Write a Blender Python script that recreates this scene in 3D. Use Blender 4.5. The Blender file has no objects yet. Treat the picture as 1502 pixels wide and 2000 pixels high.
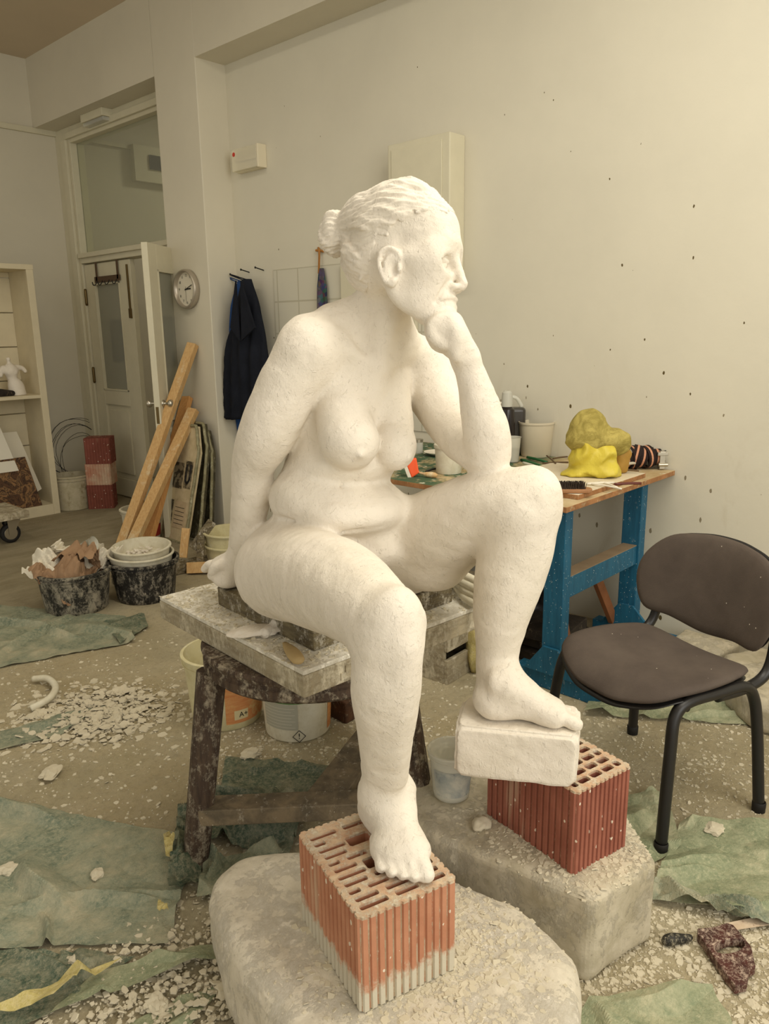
import bpy, bmesh, math, random
import numpy as np
from mathutils import Vector, Matrix, noise
random.seed(7)
scn = bpy.context.scene
COL = scn.collection
PI = math.pi

# ------------------------------------------------------------------ camera
CAM_H = 1.5
PITCH, ROLL, AZ, FPX = math.radians(13.4), math.radians(-0.82), math.radians(43.1), 1500.0
_F = np.array([math.cos(AZ)*math.cos(PITCH), math.sin(AZ)*math.cos(PITCH), -math.sin(PITCH)])
_R0 = np.array([math.sin(AZ), -math.cos(AZ), 0.0]); _U0 = np.cross(_R0, _F)
_R = _R0*math.cos(ROLL)+_U0*math.sin(ROLL); _U = -_R0*math.sin(ROLL)+_U0*math.cos(ROLL)
_C = np.array([0, 0, CAM_H])
cam_d = bpy.data.cameras.new('camera'); cam = bpy.data.objects.new('camera', cam_d); COL.objects.link(cam)
cam_d.sensor_fit = 'VERTICAL'; cam_d.sensor_height = 36.0; cam_d.lens = 36.0*FPX/2000.0
cam_d.clip_start = 0.05; cam_d.clip_end = 60
cam.matrix_world = Matrix(((_R[0], _U[0], -_F[0], 0), (_R[1], _U[1], -_F[1], 0), (_R[2], _U[2], -_F[2], CAM_H), (0, 0, 0, 1)))
scn.camera = cam

# survey helpers: where a sight line meets a known plane of the room
def _ray(x, y): return _F*FPX + _R*(x-751.0) - _U*(y-1000.0)
def onz(x, y, z=0.0):
    d = _ray(x, y); p = _C+d*(z-CAM_H)/d[2]; return Vector(p)
def onx(x, y, X):
    d = _ray(x, y); return Vector(_C+d*X/d[0])
def ony(x, y, Y):
    d = _ray(x, y); return Vector(_C+d*Y/d[1])
def at(x, y, dep): return Vector(_C+_ray(x, y)*dep/FPX)

# ------------------------------------------------------------------ light
scn.view_settings.view_transform = 'Standard'; scn.view_settings.look = 'None'
scn.view_settings.exposure = 0.38; scn.view_settings.gamma = 1.0
scn.view_settings.use_curve_mapping = False
w = bpy.data.worlds.new('world'); scn.world = w; w.use_nodes = True
bg = w.node_tree.nodes['Background']; bg.inputs[0].default_value = (1.0, 0.96, 0.84, 1); bg.inputs[1].default_value = 0.60
def area(name, loc, target, sx, sy, energy, col):
    l = bpy.data.lights.new(name, 'AREA'); l.shape = 'RECTANGLE'; l.size = sx; l.size_y = sy
    l.energy = energy; l.color = col
    o = bpy.data.objects.new(name, l); COL.objects.link(o); o.location = loc
    o.rotation_euler = (Vector(target)-Vector(loc)).to_track_quat('-Z', 'Y').to_euler()
    return o
# daylight through the tall studio windows behind and to the right of the camera, and two ceiling fluorescent rows
area('window_daylight', (0.6, -2.6, 2.3), (1.6, 2.0, 0.9), 3.0, 2.2, 66, (1.0, 0.975, 0.90))
area('ceiling_tube_row', (1.9, 0.2, 3.6), (1.9, 0.2, 0), 0.8, 3.0, 54, (1.0, 0.955, 0.83))
area('ceiling_tube_row', (1.2, 3.6, 3.7), (1.2, 3.6, 0), 0.5, 2.0, 16, (1.0, 0.94, 0.78))

# ------------------------------------------------------------------ object helpers
def finish(o, label=None, cat=None, group=None, kind=None):
    if label: o['label'] = label
    if cat: o['category'] = cat
    if group: o['group'] = group
    if kind: o['kind'] = kind
    return o
def thing(name, label, cat, loc=(0, 0, 0), rz=0.0, group=None):
    o = bpy.data.objects.new(name, None); COL.objects.link(o); o.empty_display_size = 0.05
    o.location = loc; o.rotation_euler = (0, 0, rz)
    return finish(o, label, cat, group)
def link(name, me, mat, parent=None, smooth=False):
    o = bpy.data.objects.new(name, me); COL.objects.link(o)
    if mat:
        for m in (mat if isinstance(mat, (list, tuple)) else [mat]): me.materials.append(m)
    if parent: o.parent = parent
    if smooth:
        me.polygons.foreach_set('use_smooth', [True]*len(me.polygons))
    return o
def obj(name, bm, mat, parent=None, smooth=False, bevel=0.0, seg=2, world=False):
    """world=True: the mesh is in world coordinates and is moved into the parent's frame"""
    bmesh.ops.recalc_face_normals(bm, faces=bm.faces)
    if world and parent is not None:
        bm.transform(parent_matrix(parent).inverted())
    me = bpy.data.meshes.new(name); bm.to_mesh(me); bm.free()
    o = link(name, me, mat, parent, smooth)
    if bevel > 0:
        b = o.modifiers.new('bevel', 'BEVEL'); b.width = bevel; b.segments = seg; b.limit_method = 'ANGLE'; b.angle_limit = 0.6
    return o
def parent_matrix(p):
    m = Matrix.LocRotScale(p.location, p.rotation_euler, p.scale)
    return parent_matrix(p.parent) @ m if p.parent else m
def BM(): return bmesh.new()
def box(bm, x0, y0, z0, x1, y1, z1, M=None):
    vs = [bm.verts.new(v) for v in ((x0,y0,z0),(x1,y0,z0),(x1,y1,z0),(x0,y1,z0),(x0,y0,z1),(x1,y0,z1),(x1,y1,z1),(x0,y1,z1))]
    for f in ((0,3,2,1),(4,5,6,7),(0,1,5,4),(1,2,6,5),(2,3,7,6),(3,0,4,7)): bm.faces.new([vs[i] for i in f])
    if M is not None:
        for v in vs: v.co = M @ v.co
    return vs
def cbox(bm, c, s, M=None): return box(bm, c[0]-s[0]/2, c[1]-s[1]/2, c[2]-s[2]/2, c[0]+s[0]/2, c[1]+s[1]/2, c[2]+s[2]/2, M)
def hexa(bm, pts):
    vs = [bm.verts.new(p) for p in pts]
    for f in ((0,3,2,1),(4,5,6,7),(0,1,5,4),(1,2,6,5),(2,3,7,6),(3,0,4,7)): bm.faces.new([vs[i] for i in f])
    return vs
def bar(bm, p, q, w, h, up=(0, 0, 1)):
    p = Vector(p); q = Vector(q); d = (q-p).normalized(); up = Vector(up)
    s = d.cross(up)
    if s.length < 1e-4: s = d.cross(Vector((1, 0, 0)))
    s.normalize(); u = s.cross(d)
    pts = [p-s*w/2-u*h/2, p+s*w/2-u*h/2, q+s*w/2-u*h/2, q-s*w/2-u*h/2, p-s*w/2+u*h/2, p+s*w/2+u*h/2, q+s*w/2+u*h/2, q-s*w/2+u*h/2]
    return hexa(bm, pts)
def lathe(bm, prof, n=32, M=None, wob=None, cap0=False, cap1=False):
    rings = []
    for (r, z) in prof:
        ring = []
        for i in range(n):
            a = 2*PI*i/n; rr = r*(1+(wob(a, z) if wob else 0))
            co = Vector((rr*math.cos(a), rr*math.sin(a), z))
            ring.append(bm.verts.new(M @ co if M is not None else co))
        rings.append(ring)
    for k in range(len(rings)-1):
        for i in range(n):
            j = (i+1) % n; bm.faces.new((rings[k][i], rings[k][j], rings[k+1][j], rings[k+1][i]))
    if cap0: bm.faces.new(rings[0][::-1])
    if cap1: bm.faces.new(rings[-1])
    return rings
def tube(bm, pts, r, n=10, closed=False, flat=None):
    pts = [Vector(p) for p in pts]; rings = []; N = len(pts)
    ref = Vector((0, 0, 1))
    for i, p in enumerate(pts):
        a = pts[(i-1) % N] if (closed or i > 0) else p; b = pts[(i+1) % N] if (closed or i < N-1) else p
        d = (b-a).normalized()
        s = d.cross(ref)
        if s.length < 1e-3: s = d.cross(Vector((1, 0.2, 0)))
        s.normalize(); u = s.cross(d); u.normalize()
        rr = r[i] if isinstance(r, (list, tuple)) else r
        k = flat if flat else 1.0
        rings.append([bm.verts.new(p+(s*math.cos(2*PI*j/n)+u*math.sin(2*PI*j/n)*k)*rr) for j in range(n)])
    for i in range(N if closed else N-1):
        A = rings[i]; B = rings[(i+1) % N]
        for j in range(n):
            q = (j+1) % n; bm.faces.new((A[j], A[q], B[q], B[j]))
    if not closed: bm.faces.new(rings[0][::-1]); bm.faces.new(rings[-1])
def smooth_path(pts, n=8):
    pts = [Vector(p) for p in pts]; out = []
    for i in range(len(pts)-1):
        p0 = pts[max(i-1, 0)]; p1 = pts[i]; p2 = pts[i+1]; p3 = pts[min(i+2, len(pts)-1)]
        for k in range(n):
            t = k/n; out.append(0.5*((2*p1)+(p2-p0)*t+(2*p0-5*p1+4*p2-p3)*t*t+(-p0+3*p1-3*p2+p3)*t**3))
    out.append(pts[-1]); return out
def prism(bm, poly, z0, z1, M=None):
    lo = [bm.verts.new((x, y, z0)) for x, y in poly]; hi = [bm.verts.new((x, y, z1)) for x, y in poly]
    bm.faces.new(lo[::-1]); bm.faces.new(hi)
    n = len(poly)
    for i in range(n): j = (i+1) % n; bm.faces.new((lo[i], lo[j], hi[j], hi[i]))
    if M is not None:
        for v in lo+hi: v.co = M @ v.co
def basis(o, x, y, z):
    o, x, y, z = Vector(o), Vector(x).normalized(), Vector(y).normalized(), Vector(z).normalized()
    return Matrix(((x[0], y[0], z[0], o[0]), (x[1], y[1], z[1], o[1]), (x[2], y[2], z[2], o[2]), (0, 0, 0, 1)))
def copy_tree(o, loc=None, rot=None, label=None, group=None, parent=None):
    c = o.copy(); COL.objects.link(c); c.parent = parent
    if loc is not None: c.location = loc
    if rot is not None: c.rotation_euler = rot
    if label: c['label'] = label
    if group: c['group'] = group
    for ch in [x for x in bpy.data.objects if x.parent == o]: copy_tree(ch, parent=c)
    return c

# ------------------------------------------------------------------ materials
def lin(c):
    c = c/255.0
    return c/12.92 if c <= 0.04045 else ((c+0.055)/1.055)**2.4
def rgb(r, g, b): return (lin(r), lin(g), lin(b), 1.0)
class NT:
    def __init__(self, name, rough=0.8, spec=0.3):
        self.m = bpy.data.materials.new(name); self.m.use_nodes = True; self.t = self.m.node_tree
        self.b = self.t.nodes['Principled BSDF']; self.b.inputs['Roughness'].default_value = rough
        self.b.inputs['Specular IOR Level'].default_value = spec
        self.tc = self.t.nodes.new('ShaderNodeTexCoord')
    def n(self, k, **kw):
        nd = self.t.nodes.new('ShaderNode'+k)
        for a, v in kw.items():
            if a.startswith('i_'):
                nd.inputs[a[2:].replace('_', ' ')].default_value = v
            else: setattr(nd, a, v)
        return nd
    def l(self, a, b): self.t.links.new(a, b)
    def vec(self, scale=(1, 1, 1), src='Object', rot=(0, 0, 0)):
        mp = self.n('Mapping'); mp.inputs['Scale'].default_value = scale; mp.inputs['Rotation'].default_value = rot
        self.l(self.tc.outputs[src], mp.inputs[0]); return mp.outputs[0]
    def noise(self, scale, detail=4, rough=0.6, vec=None, dist=0.0):
        nd = self.n('TexNoise'); nd.inputs['Scale'].default_value = scale; nd.inputs['Detail'].default_value = detail
        nd.inputs['Roughness'].default_value = rough; nd.inputs['Distortion'].default_value = dist
        self.l(vec if vec is not None else self.vec(), nd.inputs['Vector']); return nd.outputs['Fac']
    def vor(self, scale, feat='F1', vec=None, rnd=1.0, out='Distance'):
        nd = self.n('TexVoronoi'); nd.feature = feat; nd.inputs['Scale'].default_value = scale; nd.inputs['Randomness'].default_value = rnd
        self.l(vec if vec is not None else self.vec(), nd.inputs['Vector']); return nd.outputs[out]
    def ramp(self, fac, stops, interp='LINEAR'):
        r = self.n('ValToRGB'); r.color_ramp.interpolation = interp
        e = r.color_ramp.elements
        while len(e) < len(stops): e.new(0.5)
        for i, (p, c) in enumerate(stops):
            e[i].position = p; e[i].color = c if len(c) == 4 else (*c, 1)
        self.l(fac, r.inputs[0]); return r.outputs[0]
    def step(self, fac, a, b): # 0 below a, 1 above b
        r = self.n('MapRange'); r.inputs['From Min'].default_value = a; r.inputs['From Max'].default_value = b
        self.l(fac, r.inputs['Value']); return r.outputs[0]
    def mix(self, f, a, b, typ='MIX'):
        m = self.n('MixRGB'); m.blend_type = typ
        for i, v in ((0, f), (1, a), (2, b)):
            if hasattr(v, 'is_output') or hasattr(v, 'links'): self.l(v, m.inputs[i])
            else: m.inputs[i].default_value = v
        return m.outputs[0]
    def math(self, op, a, b=0.0):
        m = self.n('Math'); m.operation = op
        for i, v in ((0, a), (1, b)):
            if hasattr(v, 'links'): self.l(v, m.inputs[i])
            else: m.inputs[i].default_value = v
        return m.outputs[0]
    def col(self, c):
        if hasattr(c, 'links'): self.l(c, self.b.inputs['Base Color'])
        else: self.b.inputs['Base Color'].default_value = c
    def bump(self, h, dist=0.01, strength=1.0, prev=None):
        b = self.n('Bump'); b.inputs['Distance'].default_value = dist; b.inputs['Strength'].default_value = strength
        self.l(h, b.inputs['Height'])
        if prev is not None: self.l(prev, b.inputs['Normal'])
        self.l(b.outputs[0], self.b.inputs['Normal']); return b.outputs[0]
def flat(name, c, rough=0.6, spec=0.4, metal=0.0, bump=0.0, bs=60, var=0.0):
    t = NT(name, rough, spec); t.b.inputs['Metallic'].default_value = metal
    if var > 0:
        f = t.noise(9, 5); t.col(t.mix(t.step(f, 0.35, 0.7), c, tuple(x*(1-var) for x in c[:3])+(1,)))
    else: t.col(c)
    if bump > 0: t.bump(t.noise(bs, 4), bump, 0.6)
    return t.m

def plaster_mat():
    t = NT('white_plaster', 0.75, 0.25)
    c = t.mix(t.step(t.noise(5, 4), 0.4, 0.7), rgb(230, 221, 207), rgb(222, 213, 197))
    sp = t.step(t.noise(70, 2, 0.5), 0.75, 0.8)
    c = t.mix(t.math('MULTIPLY', sp, 0.25), c, rgb(180, 160, 130)); t.col(c)
    v = t.vec((1, 1, 0.45))
    scr = t.step(t.noise(46, 3, 0.5, t.vec((1.0, 2.6, 1.0), rot=(0.4, 0.7, 0.5)), 1.2), 0.645, 0.71)
    n1 = t.bump(t.noise(20, 7, 0.66), 0.010, 0.55)
    lump = t.step(t.noise(62, 4, 0.6, t.vec((1.6, 1.0, 0.8), rot=(0.9, 0.2, 0.3)), 1.6), 0.58, 0.66)
    n2 = t.bump(lump, 0.0022, 0.4, n1)
    t.bump(scr, 0.003, 0.5, n2)
    return t.m
M_PLASTER = plaster_mat()
def wall_mat(name, base, dirt=0.0):
    t = NT(name, 0.7, 0.25)
    b2 = tuple(x*0.93 for x in base[:3])+(1,)
    c = t.mix(t.step(t.noise(1.3, 5), 0.35, 0.7), base, b2)
    if dirt:
        # splashes of clay: denser low down, where the bench stands
        geo = t.n('NewGeometry'); sep = t.n('SeparateXYZ'); t.l(geo.outputs['Position'], sep.inputs[0])
        v = t.vec((1, 1, 0.6)); d = t.vor(9.0, vec=v)
        rnd = t.n('TexVoronoi'); rnd.inputs['Scale'].default_value = 9.0; t.l(v, rnd.inputs['Vector'])
        sc = t.n('SeparateColor'); t.l(rnd.outputs['Color'], sc.inputs[0])
        low = t.step(sep.outputs['Z'], 2.6, 0.2)
        size = t.math('MULTIPLY', t.math('MULTIPLY', t.math('POWER', sc.outputs[0], 2.2), 0.14), t.math('ADD', low, 0.32))
        m = t.math('LESS_THAN', t.math('ADD', d, t.math('MULTIPLY', t.noise(90, 2), 0.05)), t.math('ADD', size, 0.026))
        c = t.mix(m, c, rgb(92, 78, 46))
        m3 = t.math('LESS_THAN', t.math('ADD', t.vor(17.0, vec=t.vec((1, 1, 0.5))), t.math('MULTIPLY', t.noise(70, 3), 0.12)), t.math('MULTIPLY', low, 0.20))
        c = t.mix(t.math('MULTIPLY', m3, 0.8), c, rgb(108, 92, 58))
        sm = t.math('MULTIPLY', t.step(t.noise(3.0, 6, 0.7, t.vec((1, 1, 0.35)), 0.6), 0.56, 0.75), t.step(sep.outputs['Z'], 1.5, 0.2))
        c = t.mix(t.math('MULTIPLY', sm, 0.45), c, rgb(150, 128, 84))
    t.col(c)
    t.bump(t.noise(14, 6), 0.004, 0.35)
    return t.m
M_WALL = wall_mat('painted_wall', rgb(212, 206, 188), 1)
M_WALL2 = wall_mat('painted_wall_plain', rgb(212, 205, 186))
M_CEIL = wall_mat('ceiling_paint', rgb(204, 188, 164))
M_CREAM = flat('cream_paint', rgb(210, 203, 178), 0.45, 0.4, 0, 0.002, 20, 0.06)
def splat(name, c1, c2, c3, amt=0.5, sc=14, rough=0.8, grain=(1, 1, 1), gsc=18, spots=0.0, bump=0.003, spotc=None, metal=0.0):
    """c1/c2 worn base, c3 dried plaster splashes covering about amt of it"""
    t = NT(name, rough, 0.3); t.b.inputs['Metallic'].default_value = metal
    g = t.noise(gsc, 6, 0.65, t.vec(grain), 0.4); base = t.mix(t.step(g, 0.38, 0.62), c1, c2)
    n = t.noise(sc*1.6, 10, 0.80, t.vec((1, 1, 0.55)), 0.2); n2 = t.noise(sc*6, 6, 0.8); th = 0.60-0.17*amt
    n = t.math('ADD', t.math('MULTIPLY', n, 0.72), t.math('MULTIPLY', n2, 0.28))
    m = t.step(n, th-0.02, th+0.07); m = t.math('MULTIPLY', m, 0.85)
    c = t.mix(m, base, c3)
    if spots > 0:
        v = t.vor(sc*3.2, vec=t.vec()); c = t.mix(t.math('LESS_THAN', t.math('ADD', v, t.math('MULTIPLY', t.noise(sc*9, 2), 0.12)), spots), c, spotc or c3)
    t.col(c)
    nb = t.bump(g, bump, 0.5); t.bump(m, bump*0.7, 0.6, nb)
    return t.m
DUST = rgb(214, 204, 182)
M_BOARD = splat('plaster_caked_wood', rgb(170, 158, 132), rgb(138, 126, 102), rgb(206, 196, 172), 0.62, 9, grain=(1, 1, 5), gsc=10, bump=0.004)
M_BOARDTOP = splat('plaster_dusted_top', rgb(234, 228, 212), rgb(208, 199, 178), rgb(240, 234, 220), 0.8, 16, gsc=30, bump=0.006)
M_STOOL = splat('dark_spattered_wood', rgb(84, 68, 54), rgb(58, 46, 38), rgb(176, 164, 142), 0.45, 16, grain=(3, 3, 0.5), gsc=24)
M_STRET = splat('grey_stretcher_wood', rgb(132, 116, 92), rgb(96, 86, 70), rgb(206, 196, 174), 0.2, 14, spots=0.12)
M_PLANK = splat('weathered_plank', rgb(124, 112, 84), rgb(84, 74, 56), rgb(216, 208, 190), 0.42, 20, grain=(1, 1, 6), gsc=14)
M_PINE = splat('pine_timber', rgb(206, 170, 118), rgb(190, 150, 98), rgb(214, 198, 164), 0.28, 5, 0.6, (6, 6, 0.6), 14, bump=0.001)
M_PINE2 = splat('pine_timber_orange', rgb(202, 152, 94), rgb(184, 132, 78), rgb(214, 190, 150), 0.1, 6, 0.6, (6, 6, 0.6), 14, bump=0.001)
M_BLKPL = splat('black_plastic_caked', rgb(46, 44, 40), rgb(30, 29, 27), rgb(168, 160, 142), 0.72, 13, 0.55, (1, 1, .6), 20)
M_BLKPL2 = splat('black_plastic_splashed', rgb(40, 38, 36), rgb(27, 26, 25), rgb(172, 164, 148), 0.5, 15, 0.5, (1, 1, .6), 20, spots=0.09)
M_TRUNK = splat('concrete_stone', rgb(196, 186, 164), rgb(172, 162, 138), rgb(214, 205, 184), 0.42, 7, 0.9, gsc=12, bump=0.01)
M_STONE2 = splat('rounded_pale_stone', rgb(212, 203, 184), rgb(196, 187, 168), rgb(224, 216, 200), 0.45, 6, 0.9, gsc=26, bump=0.008)
M_WHPL = splat('white_plastic_dusty', rgb(216, 210, 190), rgb(204, 196, 172), rgb(188, 178, 150), 0.2, 12, 0.45, bump=0.0008)
M_YEPL = splat('yellowed_plastic', rgb(214, 206, 166), rgb(200, 190, 148), rgb(220, 214, 190), 0.3, 10, 0.5, bump=0.0008)
M_BLUE = splat('blue_painted_wood', rgb(34, 98, 128), rgb(28, 84, 112), rgb(186, 196, 190), 0.02, 20, 0.5, (3, 3, .4), 20, spots=0.165, bump=0.001, spotc=rgb(196, 210, 210))
M_RAWWOOD = flat('raw_brown_wood', rgb(142, 92, 58), 0.7, 0.3, 0, 0.002, 30, 0.3)
M_BLACK = flat('black_steel', rgb(26, 24, 23), 0.42, 0.5)
M_DARK = flat('black_rubber', rgb(34, 32, 30), 0.7, 0.3)
M_CHROME = flat('dull_chrome', rgb(190, 184, 170), 0.3, 0.5, 0.9)
M_BRASS = flat('dark_brass', rgb(110, 92, 58), 0.4, 0.5, 0.8)
M_PAPER = flat('white_paper', rgb(226, 218, 200), 0.9, 0.1)
def brick_mat(name, a, b, dustlow=True, amt=0.3):
    t = NT(name, 0.85, 0.2)
    c = t.mix(t.step(t.noise(9, 5), 0.35, 0.65), a, b)
    streak = t.step(t.noise(9, 4, 0.6, t.vec((1.0, 1.0, 0.10)), 0.2), 0.60, 0.66)
    c = t.mix(t.math('MULTIPLY', streak, 0.55), c, rgb(196, 176, 150))
    sp = t.vor(38, vec=t.vec((1, 1, 0.7))); c = t.mix(t.math('LESS_THAN', t.math('ADD', sp, t.math('MULTIPLY', t.noise(60, 2), 0.25)), 0.24), c, rgb(224, 210, 190))
    if dustlow:
        sep = t.n('SeparateXYZ'); t.l(t.tc.outputs['Object'], sep.inputs[0])
        lo = t.math('ADD', sep.outputs['Z'], t.math('MULTIPLY', t.noise(28, 6, 0.7), -0.12))
        c = t.mix(t.step(lo, 0.005, -0.018), c, rgb(200, 192, 172))
    t.col(c); t.bump(t.noise(50, 4), 0.002, 0.6)
    return t.m
M_BRICK = brick_mat('hollow_brick_orange', rgb(194, 140, 110), rgb(178, 122, 94))
M_BRICK2 = brick_mat('hollow_brick_red', rgb(158, 100, 82), rgb(140, 84, 68), False)
M_BRICK3 = brick_mat('brick_dark_red', rgb(134, 78, 66), rgb(120, 68, 56), False)
M_MORTAR = splat('dusted_brick_top', rgb(206, 182, 152), rgb(190, 152, 122), rgb(216, 206, 184), 0.55, 30, gsc=40, bump=0.002)
def glass_mat(name, col=(0.9, 0.94, 0.92, 1), tr=0.8, rough=0.05):
    m = bpy.data.materials.new(name); m.use_nodes = True; t = m.node_tree; t.nodes.clear()
    o = t.nodes.new('ShaderNodeOutputMaterial'); a = t.nodes.new('ShaderNodeBsdfTransparent'); g = t.nodes.new('ShaderNodeBsdfPrincipled'); x = t.nodes.new('ShaderNodeMixShader')
    a.inputs[0].default_value = col; g.inputs['Base Color'].default_value = col; g.inputs['Roughness'].default_value = rough
    x.inputs[0].default_value = 1-tr; t.links.new(a.outputs[0], x.inputs[1]); t.links.new(g.outputs[0], x.inputs[2]); t.links.new(x.outputs[0], o.inputs[0])
    return m
M_GLASS = glass_mat('window_glass', (0.86, 0.87, 0.80, 1), 0.86)
M_FROST = glass_mat('ribbed_glass', (0.62, 0.62, 0.55, 1), 0.68, 0.25)
M_CLEARPL = glass_mat('clear_plastic', (0.86, 0.85, 0.78, 1), 0.55, 0.2)
def film_mat(name, c, alpha=0.8, dust=0.5):
    t = NT(name, 0.45, 0.4)
    n = t.noise(4, 10, 0.82); m = t.step(n, 0.60-0.2*dust, 0.78-0.15*dust); f = t.step(t.noise(70, 5, 0.85), 0.44, 0.66)
    m2 = t.math('MAXIMUM', t.math('MULTIPLY', m, 0.78), t.math('MULTIPLY', f, 0.55))
    t.col(t.mix(m2, c, rgb(198, 186, 156)))
    t.l(t.math('ADD', t.math('MULTIPLY', m2, 0.9), alpha), t.b.inputs['Alpha'])
    n1 = t.bump(t.noise(9, 5), 0.02, 0.5); t.bump(t.noise(60, 5, 0.8), 0.008, 0.8, n1)
    return t.m
M_GREEN = film_mat('green_plastic_film', rgb(120, 132, 112), 0.82, 0.85)
M_GREEN2 = film_mat('dark_green_film', rgb(74, 92, 74), 0.9, 0.6)
M_GREEN3 = film_mat('light_green_film', rgb(158, 170, 134), 0.50, 0.8)
M_YELFILM = film_mat('yellow_film', rgb(206, 190, 120), 0.85, 0.2)
def floor_mat():
    t = NT('dusty_concrete_floor', 0.9, 0.2)
    a = t.noise(1.1, 6, 0.65); c = t.mix(t.step(a, 0.38, 0.62), rgb(224, 211, 178), rgb(206, 189, 150))
    b = t.noise(7, 8, 0.75); c = t.mix(t.math('MULTIPLY', t.step(b, 0.48, 0.68), 0.7), c, rgb(206, 194, 164))
    gr = t.noise(0.8, 5, 0.6, t.vec((1, 1, 1), rot=(0, 0, 0.5)), 0.5); gm = t.math('MULTIPLY', t.step(gr, 0.52, 0.66), 0.35)
    c = t.mix(gm, c, rgb(142, 140, 108))
    fl = t.vor(60, vec=t.vec()); sc = t.math('LESS_THAN', t.math('ADD', fl, t.math('MULTIPLY', t.noise(40, 3), 0.55)), 0.42)
    c = t.mix(t.math('MULTIPLY', sc, 0.35), c, rgb(210, 200, 176))
    pit = t.step(t.noise(34, 7, 0.8), 0.50, 0.40); c = t.mix(t.math('MULTIPLY', pit, 0.4), c, rgb(172, 156, 122))
    # the far end of the room, in the doorway corner, is greyer bare concrete
    sep = t.n('SeparateXYZ'); t.l(t.tc.outputs['Object'], sep.inputs[0])
    far = t.step(t.math('ADD', sep.outputs['Y'], t.math('MULTIPLY', a, 1.2)), 4.3, 5.1)
    c = t.mix(t.math('MULTIPLY', far, 0.7), c, t.mix(t.step(t.noise(2.5, 6, 0.6, t.vec((1, 3, 1))), 0.4, 0.62), rgb(150, 138, 112), rgb(180, 168, 140)))
    t.col(c)
    n1 = t.bump(b, 0.03, 0.8); n2 = t.bump(t.noise(34, 7, 0.8), 0.022, 0.9, n1); t.bump(t.noise(110, 4, 0.7), 0.008, 0.8, n2)
    return t.m
M_FLOOR = floor_mat()

M_GROOVE = splat('dusty_groove', rgb(166, 144, 116), rgb(178, 120, 90), rgb(190, 178, 152), 0.6, 16, 0.9, (1, 1, 0.3), 14, bump=0.001)
M_GROOVE2 = splat('dark_red_groove', rgb(126, 76, 60), rgb(140, 92, 72), rgb(190, 150, 124), 0.3, 16, 0.9, (1, 1, 0.3), 14, bump=0.001)

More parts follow.
